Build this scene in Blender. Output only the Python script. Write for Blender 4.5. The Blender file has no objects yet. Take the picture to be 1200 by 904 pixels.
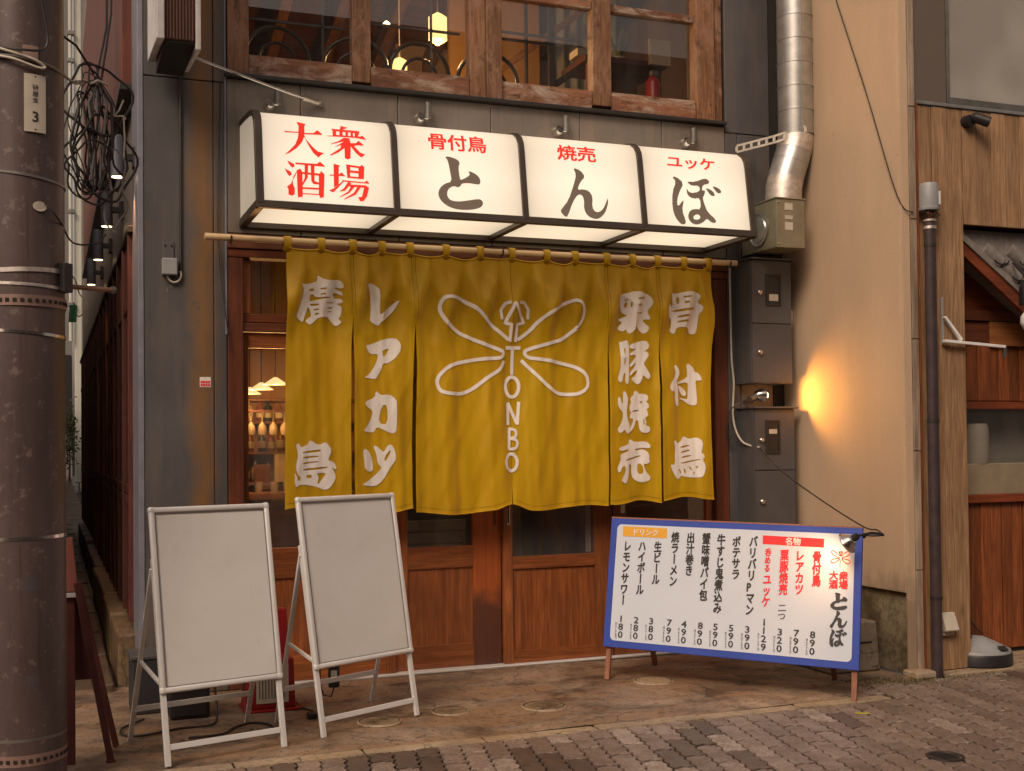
import bpy, bmesh, math, random
from mathutils import Vector, Matrix, Euler, noise as mnoise
R = math.radians
random.seed(7)
S = bpy.context.scene
COL = S.collection

# ------------------------------------------------------------------ camera
cd = bpy.data.cameras.new('camera'); cam = bpy.data.objects.new('camera', cd); COL.objects.link(cam)
yaw, pitch, roll = R(21.1), R(1.2), -0.0105
f = Vector((math.sin(yaw)*math.cos(pitch), math.cos(yaw)*math.cos(pitch), math.sin(pitch)))
r0 = Vector((math.cos(yaw), -math.sin(yaw), 0)); u0 = r0.cross(f)
r1 = math.cos(roll)*r0+math.sin(roll)*u0; u1 = -math.sin(roll)*r0+math.cos(roll)*u0
mw = Matrix((r1, u1, -f)).transposed().to_4x4(); mw.translation = Vector((0, -7.07, 1.4))
cam.matrix_world = mw
cd.sensor_width = 36; cd.lens = 1407/1200*36; cd.shift_y = 39/1200; cd.clip_end = 500; cd.clip_start = .05
S.camera = cam
# ------------------------------------------------------------------ sky, sun, exposure
SUN_EL, SUN_AZ = R(42), R(222)          # azimuth: compass angle the light comes from, +Y = 0
w = bpy.data.worlds.new("World"); S.world = w; w.use_nodes = True
nt = w.node_tree; nt.nodes.clear()
sky = nt.nodes.new('ShaderNodeTexSky'); sky.sky_type = 'NISHITA'; sky.sun_disc = False
sky.sun_elevation = SUN_EL; sky.sun_rotation = SUN_AZ; sky.dust_density = 5; sky.air_density = 1.5
hs = nt.nodes.new('ShaderNodeHueSaturation'); hs.inputs['Saturation'].default_value = .30
mx = nt.nodes.new('ShaderNodeMix'); mx.data_type = 'RGBA'; mx.blend_type = 'MULTIPLY'; mx.inputs[0].default_value = 1
mx.inputs[7].default_value = (1.13, .90, .77, 1)
bg = nt.nodes.new('ShaderNodeBackground'); bg.inputs[1].default_value = .085
wo = nt.nodes.new('ShaderNodeOutputWorld')
nt.links.new(sky.outputs[0], hs.inputs['Color']); nt.links.new(hs.outputs[0], mx.inputs[6])
nt.links.new(mx.outputs[2], bg.inputs[0]); nt.links.new(bg.outputs[0], wo.inputs[0])
sl = bpy.data.lights.new('sun', 'SUN'); so = bpy.data.objects.new('sun', sl); COL.objects.link(so)
sl.energy = 1.3; sl.angle = R(20); sl.color = (1, .81, .61)
so.rotation_euler = Vector((math.sin(SUN_AZ)*math.cos(SUN_EL), math.cos(SUN_AZ)*math.cos(SUN_EL), math.sin(SUN_EL))).to_track_quat('Z', 'Y').to_euler()
S.view_settings.view_transform = 'Standard'; S.view_settings.look = 'None'
S.view_settings.exposure = .16; S.view_settings.gamma = 1
S.render.engine = 'CYCLES'
S.cycles.use_denoising = True
S.cycles.max_bounces = 8; S.cycles.diffuse_bounces = 3; S.cycles.glossy_bounces = 3; S.cycles.transparent_max_bounces = 12
S.cycles.sample_clamp_indirect = 4; S.cycles.caustics_reflective = False; S.cycles.caustics_refractive = False

# ------------------------------------------------------------------ mesh building
class MB:
    def __init__(s): s.v = []; s.f = []; s.m = []; s.mi = 0
    def add(s, vs, fs):
        o = len(s.v); s.v += [tuple(v) for v in vs]
        s.f += [tuple(i+o for i in f) for f in fs]; s.m += [s.mi]*len(fs); return s
    def box(s, x0, x1, y0, y1, z0, z1):
        return s.add([(x, y, z) for x in (x0, x1) for y in (y0, y1) for z in (z0, z1)],
                     [(0, 1, 3, 2), (4, 6, 7, 5), (0, 4, 5, 1), (2, 3, 7, 6), (0, 2, 6, 4), (1, 5, 7, 3)])
    def bar(s, a, b, wd, th, up=(0, 0, 1)):
        a = Vector(a); b = Vector(b); d = (b-a).normalized(); u = Vector(up)
        u = (u-d*u.dot(d)).normalized() if abs(u.normalized().dot(d)) < .999 else d.orthogonal()
        q = d.cross(u)
        vs = [p+q*i*wd/2+u*j*th/2 for p in (a, b) for i in (-1, 1) for j in (-1, 1)]
        return s.add(vs, [(0, 1, 3, 2), (4, 6, 7, 5), (0, 4, 5, 1), (2, 3, 7, 6), (0, 2, 6, 4), (1, 5, 7, 3)])
    def tube(s, pts, r, n=8, closed=False, caps=True):
        pts = [Vector(p) for p in pts]; rings = []; N = len(pts)
        rr = r if isinstance(r, (list, tuple)) else [r]*N
        prev = None; vs = []
        for i, p in enumerate(pts):
            a = pts[(i-1) % N] if (closed or i > 0) else p
            b = pts[(i+1) % N] if (closed or i < N-1) else p
            d = (b-a).normalized() if (b-a).length > 1e-9 else Vector((0, 0, 1))
            if prev is None: q = d.orthogonal().normalized()
            else:
                q = prev-d*prev.dot(d); q = q.normalized() if q.length > 1e-6 else d.orthogonal().normalized()
            prev = q; t = d.cross(q)
            vs += [p+(q*math.cos(2*math.pi*k/n)+t*math.sin(2*math.pi*k/n))*rr[i] for k in range(n)]
        fs = []
        for i in range(N if closed else N-1):
            j = (i+1) % N
            for k in range(n): fs.append((i*n+k, i*n+(k+1) % n, j*n+(k+1) % n, j*n+k))
        if caps and not closed: fs += [tuple(range(n-1, -1, -1)), tuple((N-1)*n+k for k in range(n))]
        return s.add(vs, fs)
    def cyl(s, a, b, r, n=20): return s.tube([a, b], r, n)
    def lathe(s, prof, c=(0, 0, 0), n=24, axis='z'):
        vs = []; fs = []
        for (r, h) in prof:
            for k in range(n):
                x, y = r*math.cos(2*math.pi*k/n), r*math.sin(2*math.pi*k/n)
                v = {'z': (x, y, h), 'y': (x, h, y), 'x': (h, x, y)}[axis]
                vs.append((c[0]+v[0], c[1]+v[1], c[2]+v[2]))
        for i in range(len(prof)-1):
            for k in range(n): fs.append((i*n+k, i*n+(k+1) % n, (i+1)*n+(k+1) % n, (i+1)*n+k))
        return s.add(vs, fs)
    def prism(s, poly, axis, a, b):
        # poly in the two remaining axes, extruded along axis from a to b
        n = len(poly)
        mk = {'x': lambda p, t: (t, p[0], p[1]), 'y': lambda p, t: (p[0], t, p[1]), 'z': lambda p, t: (p[0], p[1], t)}[axis]
        vs = [mk(p, a) for p in poly]+[mk(p, b) for p in poly]
        fs = [tuple(range(n-1, -1, -1)), tuple(range(n, 2*n))]+[(i, (i+1) % n, n+(i+1) % n, n+i) for i in range(n)]
        return s.add(vs, fs)

def obj(name, mb, mat, parent=None, bev=0, smooth=False, local=False, seg=2):
    me = bpy.data.meshes.new(name); me.from_pydata(mb.v, [], mb.f); me.validate(); 
    mats = mat if isinstance(mat, (list, tuple)) else [mat]
    for m in mats: me.materials.append(m)
    if len(mats) > 1 and len(me.polygons) == len(mb.m): me.polygons.foreach_set('material_index', mb.m)
    bm = bmesh.new(); bm.from_mesh(me); bmesh.ops.recalc_face_normals(bm, faces=bm.faces); bm.to_mesh(me); bm.free()
    o = bpy.data.objects.new(name, me); COL.objects.link(o)
    if smooth: me.shade_smooth() if hasattr(me, 'shade_smooth') else None
    if bev:
        b = o.modifiers.new('bevel', 'BEVEL'); b.width = bev; b.segments = seg; b.limit_method = 'ANGLE'; b.angle_limit = R(40)
    if smooth:
        for p in me.polygons: p.use_smooth = True
    if smooth == 'auto':
        me.set_sharp_from_angle(angle=R(35))
    put(o, parent, local); return o

def put(o, parent, local=False):
    if parent:
        o.parent = parent
        if not local:
            p = parent; m = Matrix.Identity(4)
            chain = []
            while p: chain.append(p); p = p.parent
            for q in reversed(chain): m = m @ q.matrix_parent_inverse @ q.matrix_basis
            o.matrix_parent_inverse = m.inverted()
    return o

def thing(name, label, cat, loc=(0, 0, 0), rot=0, group=None, kind=None):
    o = bpy.data.objects.new(name, None); COL.objects.link(o); o.location = loc; o.rotation_euler = (0, 0, rot)
    o.empty_display_size = .1
    tag(o, label, cat, group, kind); return o
def tag(o, label=None, cat=None, group=None, kind=None):
    if label: o['label'] = label
    if cat: o['category'] = cat
    if group: o['group'] = group
    if kind: o['kind'] = kind
    return o
def B(name, dims, mat, parent=None, bev=.003, **k):
    if mat.name in ('window_glass', 'dusty_door_glass'):      # a pane is one sheet
        x0, x1, y0, y1, z0, z1 = dims; y = (y0+y1)/2
        return obj(name, MB().add([(x0, y, z0), (x1, y, z0), (x1, y, z1), (x0, y, z1)], [(0, 1, 2, 3)]), mat, parent)
    return obj(name, MB().box(*dims), mat, parent, bev, **k)

# ------------------------------------------------------------------ materials
class NT:
    def __init__(s, name):
        s.m = bpy.data.materials.new(name); s.m.use_nodes = True; s.t = s.m.node_tree
        s.b = s.t.nodes['Principled BSDF']; s.out = s.t.nodes['Material Output']
    def n(s, ty, **kw):
        x = s.t.nodes.new(ty)
        for k, v in kw.items():
            if k in x.inputs: x.inputs[k].default_value = v
            else: setattr(x, k, v)
        return x
    def l(s, a, b): s.t.links.new(a, b)
    def coord(s, scale=(1, 1, 1), rand=0, kind='Object'):
        tc = s.n('ShaderNodeTexCoord'); mp = s.n('ShaderNodeMapping'); mp.inputs['Scale'].default_value = scale
        s.l(tc.outputs[kind], mp.inputs[0])
        if rand:
            oi = s.n('ShaderNodeObjectInfo'); mm = s.n('ShaderNodeMath', operation='MULTIPLY'); mm.inputs[1].default_value = rand
            s.l(oi.outputs['Random'], mm.inputs[0]); cx = s.n('ShaderNodeCombineXYZ')
            for i in range(3): s.l(mm.outputs[0], cx.inputs[i])
            s.l(cx.outputs[0], mp.inputs['Location'])
        return mp.outputs[0]
    def noise(s, vec, scale, detail=5, rough=.6, dist=0):
        x = s.n('ShaderNodeTexNoise'); x.inputs['Scale'].default_value = scale; x.inputs['Detail'].default_value = detail
        x.inputs['Roughness'].default_value = rough; x.inputs['Distortion'].default_value = dist
        s.l(vec, x.inputs['Vector']); return x.outputs['Fac']
    def ramp(s, fac, stops):
        x = s.n('ShaderNodeValToRGB'); cr = x.color_ramp
        while len(cr.elements) < len(stops): cr.elements.new(.5)
        for e, (p, c) in zip(cr.elements, stops):
            e.position = p; e.color = (c, c, c, 1) if isinstance(c, (int, float)) else (*c, 1)
        s.l(fac, x.inputs[0]); return x.outputs[0]
    def mix(s, fac, a, b, mode='MIX'):
        x = s.n('ShaderNodeMix', data_type='RGBA', blend_type=mode)
        for v, i in ((fac, 0), (a, 6), (b, 7)):
            if hasattr(v, 'links') or hasattr(v, 'is_linked'): s.l(v, x.inputs[i])
            elif i == 0: x.inputs[0].default_value = v
            else: x.inputs[i].default_value = (*v, 1)
        return x.outputs[2]
    def cracks(s, vec, scale, width=.012, dist=.35, mask=.5):
        nz = s.n('ShaderNodeTexNoise'); nz.inputs['Scale'].default_value = scale*2.2; nz.inputs['Detail'].default_value = 6; s.l(vec, nz.inputs['Vector'])
        ma = s.n('ShaderNodeVectorMath', operation='MULTIPLY_ADD'); s.l(nz.outputs['Color'], ma.inputs[0]); ma.inputs[1].default_value = (dist, dist, dist); s.l(vec, ma.inputs[2])
        vo = s.n('ShaderNodeTexVoronoi'); vo.feature = 'DISTANCE_TO_EDGE'; vo.inputs['Scale'].default_value = scale; s.l(ma.outputs[0], vo.inputs['Vector'])
        r_ = s.ramp(vo.outputs['Distance'], [(0, 1), (width, 0)]); q = s.ramp(s.noise(vec, scale*1.3, 3), [(mask, 0), (mask+.06, 1)])
        mu = s.n('ShaderNodeMath', operation='MULTIPLY'); s.l(r_, mu.inputs[0]); s.l(q, mu.inputs[1]); return mu.outputs[0]
    def bump(s, h, dist=.003, strength=.6):
        x = s.n('ShaderNodeBump'); x.inputs['Distance'].default_value = dist; x.inputs['Strength'].default_value = strength
        s.l(h, x.inputs['Height']); s.l(x.outputs[0], s.b.inputs['Normal']); return x
    def set(s, **kw):
        for k, v in kw.items():
            i = s.b.inputs[k.replace('_', ' ')]
            if hasattr(v, 'is_linked'): s.l(v, i)
            elif isinstance(v, tuple) and len(v) == 3: i.default_value = (*v, 1)
            else: i.default_value = v
        return s

def mat_plain(name, c, rough=.5, metal=0, var=.15, scale=8, bump=.0005, coat=0):
    m = NT(name); v = m.coord(rand=3); f = m.noise(v, scale); g = m.noise(v, scale*9, 3)
    lo = tuple(x*(1-var) for x in c); hi = tuple(min(1, x*(1+var)) for x in c)
    m.set(Base_Color=m.mix(m.ramp(f, [(.3, 0), (.7, 1)]), lo, hi), Metallic=metal, Coat_Weight=coat)
    rr = m.n('ShaderNodeMapRange'); rr.inputs[3].default_value = max(0, rough-.1); rr.inputs[4].default_value = min(1, rough+.1)
    m.l(g, rr.inputs[0]); m.l(rr.outputs[0], m.b.inputs['Roughness'])
    if bump: m.bump(g, bump, .5)
    return m.m
def mat_wood(name, dark, light, axis='z', rough=.5, grain=30, weather=None, wz=None, bump=.0015, ring=1.0, randc=.25, coat=0, knots=False):
    m = NT(name)
    st = {'z': (1, 1, .06), 'x': (.06, 1, 1), 'y': (1, .06, 1)}[axis]
    v = m.coord(st, rand=13)
    f = m.noise(v, grain, 7, .65, 1.2*ring); g = m.noise(v, grain*4, 4, .7); h = m.noise(m.coord(rand=5), 2.2, 4)
    c = m.mix(m.ramp(f, [(.3, 0), (.68, 1)]), dark, light)
    c = m.mix(m.ramp(g, [(.35, .55), (.6, 0)]), c, tuple(x*.45 for x in dark))
    c = m.mix(m.ramp(h, [(.35, .45), (.65, 0)]), c, tuple(x*.7 for x in dark))
    if randc:
        oi = m.n('ShaderNodeObjectInfo'); mr = m.n('ShaderNodeMapRange'); mr.inputs[3].default_value = 1-randc; mr.inputs[4].default_value = 1+randc
        m.l(oi.outputs['Random'], mr.inputs[0]); hv = m.n('ShaderNodeHueSaturation'); m.l(mr.outputs[0], hv.inputs['Value']); m.l(c, hv.inputs['Color']); c = hv.outputs[0]
    if knots:
        kv = m.coord((1, 1, .35), rand=17); vo = m.n('ShaderNodeTexVoronoi'); vo.inputs['Scale'].default_value = 5.5; m.l(kv, vo.inputs['Vector'])
        c = m.mix(m.ramp(vo.outputs['Distance'], [(.03, .85), (.10, .25), (.16, 0)]), c, tuple(x*.25 for x in dark))
    if weather:
        wv = m.coord({'z': (1, 1, .4), 'x': (.35, 1, 1), 'y': (1, .4, 1)}[axis], rand=3)
        q = m.noise(wv, 9, 8, .75, .6)
        c = m.mix(m.ramp(q, [(.47-.0, 0), (.62, 1)]), c, weather)
        q2 = m.noise(wv, 22, 6, .8)
        c = m.mix(m.ramp(q2, [(.56, 0), (.66, .8)]), c, tuple(x*.25 for x in dark))
    m.set(Base_Color=c, Roughness=rough, Coat_Weight=coat); m.bump(f, bump, .6); return m.m
def mat_emit(name, c, strength, var=0.0, scale=2):
    m = NT(name); m.set(Base_Color=tuple(x*.35 for x in c), Roughness=.3, Emission_Color=c, Emission_Strength=strength)
    return m.m
def mat_glass(name, tint=(1, 1, 1), rough=.0, refl=.9, dirt=.04):
    m = NT(name); t = m.t
    tr = m.n('ShaderNodeBsdfTransparent'); tr.inputs[0].default_value = (*tint, 1)
    gl = m.n('ShaderNodeBsdfGlossy'); gl.inputs['Roughness'].default_value = rough; gl.inputs['Color'].default_value = (refl, refl, refl, 1)
    lw = m.n('ShaderNodeLayerWeight'); pw = m.n('ShaderNodeMath', operation='POWER'); m.l(lw.outputs['Facing'], pw.inputs[0]); pw.inputs[1].default_value = 4.5
    fr = m.n('ShaderNodeMath', operation='MULTIPLY_ADD'); m.l(pw.outputs[0], fr.inputs[0]); fr.inputs[1].default_value = .85; fr.inputs[2].default_value = .13
    ms = m.n('ShaderNodeMixShader'); m.l(fr.outputs[0], ms.inputs[0]); m.l(tr.outputs[0], ms.inputs[1]); m.l(gl.outputs[0], ms.inputs[2])
    df = m.n('ShaderNodeBsdfDiffuse'); df.inputs[0].default_value = (.5, .46, .42, 1)
    m2 = m.n('ShaderNodeMixShader'); nz = m.noise(m.coord((1, 1, .3)), 6, 6); rp = m.ramp(nz, [(.3, 0), (.8, dirt*2)])
    m.l(rp, m2.inputs[0]); m.l(ms.outputs[0], m2.inputs[1]); m.l(df.outputs[0], m2.inputs[2])
    m.l(m2.outputs[0], m.out.inputs[0]); return m.m

def mat_facade(name, base, orange_band=True):
    m = NT(name); v = m.coord(); f = m.noise(v, 1.7, 6, .6); g = m.noise(m.coord((1, 1, .22)), 6, 6, .65)
    c = m.mix(m.ramp(f, [(.35, 0), (.68, 1)]), tuple(x*.82 for x in base), tuple(x*1.18 for x in base))
    c = m.mix(m.ramp(g, [(.5, 0), (.72, .55)]), c, (base[0]*1.5, base[1]*1.2, base[2]*.95))
    if orange_band:
        s = m.n('ShaderNodeSeparateXYZ'); tc = m.n('ShaderNodeTexCoord'); m.l(tc.outputs['Object'], s.inputs[0])
        # uneven orange brown band down the pillar, then scattered brown blotches
        a = m.n('ShaderNodeMath', operation='SUBTRACT'); m.l(s.outputs[0], a.inputs[0]); a.inputs[1].default_value = .83
        nn = m.n('ShaderNodeMath', operation='MULTIPLY_ADD'); m.l(m.noise(m.coord((1, 1, .5)), 3.5, 4), nn.inputs[0]); nn.inputs[1].default_value = .22; m.l(a.outputs[0], nn.inputs[2])
        b = m.n('ShaderNodeMath', operation='ABSOLUTE'); sb = m.n('ShaderNodeMath', operation='SUBTRACT'); m.l(nn.outputs[0], sb.inputs[0]); sb.inputs[1].default_value = .11; m.l(sb.outputs[0], b.inputs[0])
        rp = m.ramp(b.outputs[0], [(.0, .7), (.10, 0)])
        c = m.mix(rp, c, (.33, .155, .035))
        q = m.noise(m.coord((1, 1, .8)), 2.6, 5, .7)
        c = m.mix(m.ramp(q, [(.6, 0), (.75, .6)]), c, (.22, .12, .055))
    dr = m.noise(m.coord((1, 1, .035)), 38, 5, .75); c = m.mix(m.ramp(dr, [(.56, 0), (.70, .5)]), c, tuple(x*.55 for x in base)); c = m.mix(m.ramp(dr, [(.30, .35), (.42, 0)]), c, tuple(min(1, x*1.6) for x in base))
    sp = m.noise(m.coord(), 95, 3, .8); c = m.mix(m.ramp(sp, [(.66, 0), (.70, .8)]), c, (.045, .035, .03))
    m.set(Base_Color=c, Metallic=.25, Roughness=m.ramp(g, [(.3, .34), (.7, .56)])); m.bump(f, .004, .35); return m.m

M = {}
M['facade'] = mat_facade('grey_metal_cladding', (.118, .114, .117))
M['facade_lit'] = mat_facade('grey_metal_cladding_lit', (.225, .195, .170), False)  # paler cladding: the sign's light on the panels is put into the colour
M['trim'] = mat_plain('blue_grey_trim', (.26, .265, .32), .4, .3)
M['dark'] = mat_plain('dark_gap', (.02, .018, .017), .9)
M['darkmetal'] = mat_plain('dark_metal', (.055, .05, .048), .4, .5)
M['signframe'] = mat_plain('dark_brown_sign_frame', (.075, .058, .045), .38, .3)
M['winwood'] = mat_wood('worn_window_wood', (.12, .055, .028), (.36, .175, .085), 'z', .55, 22, weather=(.30, .17, .11))
M['winwoodx'] = mat_wood('worn_window_rail', (.17, .065, .03), (.38, .17, .09), 'x', .6, 14, weather=(.42, .33, .26))
M['doorwood'] = mat_wood('varnished_door_wood', (.20, .060, .020), (.50, .165, .050), 'z', .32, 24, coat=.45, bump=.0006)
M['doorwoodx'] = mat_wood('varnished_door_rail', (.20, .060, .020), (.48, .155, .048), 'x', .35, 24, coat=.25, bump=.0006)
M['doorpanel'] = mat_wood('varnished_door_panel', (.19, .055, .018), (.48, .155, .046), 'z', .30, 18, coat=.5, bump=.0006, ring=1.6)
M['framewood'] = mat_wood('shop_frame_wood', (.10, .026, .012), (.22, .060, .024), 'z', .5, 16)
M['framewoodx'] = mat_wood('shop_frame_rail', (.12, .034, .015), (.26, .075, .030), 'x', .5, 16)
M['plank'] = mat_wood('tan_cedar_plank', (.26, .145, .070), (.58, .36, .20), 'z', .7, 20, bump=.004, ring=1.8, randc=.16, knots=True)
M['redplank'] = mat_wood('red_brown_plank', (.13, .036, .012), (.42, .125, .036), 'z', .5, 22, bump=.003, ring=1.8)
M['redplankx'] = mat_wood('red_brown_beam', (.13, .028, .009), (.30, .075, .022), 'x', .5, 13)
M['bamboo'] = mat_wood('bamboo_pole', (.84, .60, .34), (.94, .74, .48), 'x', .35, 10, randc=0, bump=.0002)
m = NT('white_board_laminate'); v = m.coord(); a = m.noise(v, 2.2, 5, .6, .6); b_ = m.noise(m.coord((1, 1, .25)), 14, 6, .75, .5)
c = m.mix(m.ramp(a, [(.35, 0), (.7, 1)]), (.73, .72, .70), (.68, .655, .63)); c = m.mix(m.ramp(b_, [(.60, 0), (.74, .30)]), c, (.45, .42, .38))
m.set(Base_Color=c, Roughness=m.ramp(a, [(.3, .10), (.7, .26)]), Coat_Weight=.5); M['white'] = m.m
M['alu'] = mat_plain('white_painted_aluminium', (.76, .755, .75), .35, .15, .05, 6, .0001)
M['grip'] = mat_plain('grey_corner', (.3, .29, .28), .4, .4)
M['blue'] = mat_plain('blue_board_edge', (.025, .065, .40), .45, 0, .1)
M['menuwhite'] = mat_plain('menu_sheet', (.62, .69, .80), .5, 0, .03, 3, 0)
M['legwood'] = mat_wood('board_leg_wood', (.26, .10, .05), (.45, .20, .11), 'z', .6, 20)
M['black'] = mat_plain('black_plastic', (.018, .016, .018), .45)
M['blackglyph'] = mat_plain('black_print', (.03, .027, .025), .6, 0, .05, 3, 0)
M['red'] = mat_plain('red_print', (.80, .025, .03), .5, 0, .03, 3, 0)
M['orange'] = mat_plain('orange_print', (.80, .40, .03), .5, 0, .03, 3, 0)
M['whiteprint'] = mat_plain('white_print', (.8, .76, .72), .6, 0, .03, 3, 0)
M['redplastic'] = mat_plain('red_plastic', (.27, .010, .014), .4, 0, .15, 5)
M['cabinet'] = mat_plain('charcoal_cabinet', (.105, .102, .108), .40, .3, .14, 3)
M['steel'] = mat_plain('galvanised_steel', (.52, .52, .50), .33, .85, .18, 10)
M['darksteel'] = mat_plain('dull_steel', (.22, .21, .19), .45, .7, .25, 10)
M['foil'] = mat_plain('foil_tape', (.66, .60, .55), .38, .75, .25, 30, .003)
M['ductbox'] = mat_plain('yellowed_galvanised_box', (.33, .31, .22), .38, .6, .2, 6)
M['chrome'] = mat_plain('chrome', (.75, .72, .68), .2, 1, .05)
M['grey'] = mat_plain('grey_plastic', (.30, .31, .32), .45)
M['cream'] = mat_plain('cream_plastic', (.55, .50, .42), .45)
M['pole'] = None
m = NT('weathered_pole_coating'); v = m.coord((1, 1, .25)); a = m.noise(v, 3.2, 7, .65); b_ = m.noise(m.coord(), 18, 6, .7)
c = m.mix(m.ramp(a, [(.3, 0), (.7, 1)]), (.062, .042, .042), (.135, .098, .094))
c = m.mix(m.ramp(b_, [(.58, 0), (.64, .6)]), c, (.22, .175, .16)); st_ = m.noise(m.coord((1, 1, .03)), 30, 5, .8); c = m.mix(m.ramp(st_, [(.55, 0), (.66, .6)]), c, (.035, .024, .026)); c = m.mix(m.ramp(m.noise(m.coord(), 120, 3, .9), [(.70, 0), (.74, .4)]), c, (.26, .21, .19))
m.set(Base_Color=c, Roughness=.42, Metallic=.15); m.bump(b_, .002, .4); M['pole'] = m.m
# cloth
m = NT('mustard_cotton'); v = m.coord(); f1 = m.noise(m.coord((1, 1, .45)), 5, 4); wv = m.noise(v, 900, 1)
c = m.mix(m.ramp(f1, [(.3, 0), (.7, 1)]), (.60, .345, .001), (.72, .445, .002))
m.set(Base_Color=c, Roughness=.50, Sheen_Weight=.25, Sheen_Roughness=.4)
mp = m.coord((1, 1, .55)); ro = m.n('ShaderNodeMapping'); ro.inputs['Rotation'].default_value = (0, R(38), 0); m.l(mp, ro.inputs[0]); ro.inputs['Scale'].default_value = (1, 1, .35)
w1 = m.noise(ro.outputs[0], 17, 2, .45, .6); w2 = m.noise(m.coord((1, 1, .3)), 11, 2, .4, .5)
ad = m.n('ShaderNodeMath', operation='ADD'); m.l(w1, ad.inputs[0]); m.l(w2, ad.inputs[1])
ad2 = m.n('ShaderNodeMath', operation='MULTIPLY_ADD'); m.l(m.noise(m.coord((1, 1, .12)), 420, 2, .7), ad2.inputs[0]); ad2.inputs[1].default_value = .10; m.l(ad.outputs[0], ad2.inputs[2])
m.bump(ad2.outputs[0], .0045, .7)
tl = m.n('ShaderNodeBsdfTranslucent'); tl.inputs[0].default_value = (.75, .50, .02, 1); ms = m.n('ShaderNodeMixShader'); ms.inputs[0].default_value = .22
m.l(m.b.outputs[0], ms.inputs[1]); m.l(tl.outputs[0], ms.inputs[2]); m.l(ms.outputs[0], m.out.inputs[0]); M['cloth'] = m.m
# print on the cloth follows the same weave
m = NT('cream_fabric_print'); wq = m.noise(m.coord((1, 1, .3)), 11, 2, .4, .5); m.set(Base_Color=(.88, .83, .78), Roughness=.7); m.bump(wq, .005, .6); M['clothprint'] = m.m
# beige rendered wall
m = NT('beige_render'); v = m.coord(); f1 = m.noise(m.coord((1, 1, .3)), 1.3, 5); f2 = m.noise(v, 140, 3); f3 = m.noise(m.coord((1, .5, .12)), 5, 4, .6)
c = m.mix(m.ramp(f1, [(.3, 0), (.7, 1)]), (.50, .355, .235), (.64, .475, .325))
c = m.mix(m.ramp(f3, [(.55, 0), (.80, .45)]), c, (.40, .29, .19)); f5 = m.noise(m.coord((1, 1, .6)), 5, 8, .8, .4); c = m.mix(m.ramp(f5, [(.56, 0), (.72, .3)]), c, (.42, .31, .21)); f6 = m.noise(v, 24, 3, .9); c = m.mix(m.ramp(f6, [(.68, 0), (.72, .7)]), c, (.20, .14, .10)); c = m.mix(m.cracks(m.coord((1, 1, .6)), 1.3, .004, .3, .62), c, (.30, .21, .145)); g9 = m.noise(v, 320, 2, .6); c = m.mix(m.ramp(g9, [(.35, .35), (.5, 0)]), c, (.34, .25, .17)); lo = m.n('ShaderNodeSeparateXYZ'); m.l(m.coord(), lo.inputs[0]); dn = m.n('ShaderNodeMath', operation='MULTIPLY_ADD'); m.l(m.noise(m.coord((1, 1, .5)), 6, 6, .7), dn.inputs[0]); dn.inputs[1].default_value = .7; m.l(lo.outputs[2], dn.inputs[2]); c = m.mix(m.ramp(dn.outputs[0], [(.86, .65), (1.25, 0)]) if False else m.ramp(dn.outputs[0], [(.80, .7), (1.0, 0)]), c, (.22, .16, .11))
m.set(Base_Color=c, Roughness=.75); m.bump(f2, .0012, .5); M['beige'] = m.m
m = NT('mossy_concrete'); v = m.coord(); f1 = m.noise(v, 4, 7, .7); f2 = m.noise(v, 26, 6, .7)
c = m.mix(m.ramp(f1, [(.4, 0), (.6, 1)]), (.09, .065, .03), (.26, .21, .13)); c = m.mix(m.ramp(f2, [(.5, 0), (.66, .7)]), c, (.035, .03, .015))
m.set(Base_Color=c, Roughness=.85); m.bump(f2, .005, .7); M['moss'] = m.m
def mat_concrete(name, dark, light, warm, bumpd=.004):
    m = NT(name); v = m.coord(); f1 = m.noise(v, 2.4, 8, .68, .5); f2 = m.noise(v, 30, 6, .7); f3 = m.noise(m.coord((.5, 1.6, 1)), 3.3, 7, .72, .8); f4 = m.noise(v, 9, 6, .75)
    c = m.mix(m.ramp(f1, [(.34, 0), (.64, 1)]), dark, light)
    c = m.mix(m.ramp(f3, [(.46, 0), (.60, .85)]), c, warm)
    c = m.mix(m.ramp(f4, [(.54, 0), (.66, .6)]), c, tuple(x*.45 for x in dark))
    c = m.mix(m.ramp(f2, [(.55, 0), (.62, .6)]), c, tuple(x*.5 for x in dark))
    g = m.noise(v, 150, 4, .8); c = m.mix(m.ramp(g, [(.36, .55), (.46, 0)]), c, tuple(x*.8 for x in dark)); c = m.mix(m.ramp(g, [(.58, 0), (.68, .5)]), c, tuple(min(1, x*1.45) for x in light))
    c = m.mix(m.cracks(v, 1.7, .010, .4, .48), c, tuple(x*.25 for x in dark))
    m.set(Base_Color=c, Roughness=m.ramp(f1, [(.3, .34), (.7, .75)])); m.bump(f2, bumpd, .8); return m.m
M['apron'] = mat_concrete('worn_brown_concrete', (.050, .036, .028), (.36, .265, .19), (.30, .18, .10))
M['kerb'] = mat_concrete('kerb_concrete', (.20, .15, .10), (.48, .38, .27), (.40, .29, .18))
M['alleyc'] = mat_concrete('alley_concrete', (.05, .035, .025), (.13, .09, .06), (.12, .07, .04))
M['tan'] = mat_concrete('tan_stone_step', (.06, .036, .022), (.21, .14, .085), (.15, .10, .04))
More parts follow.
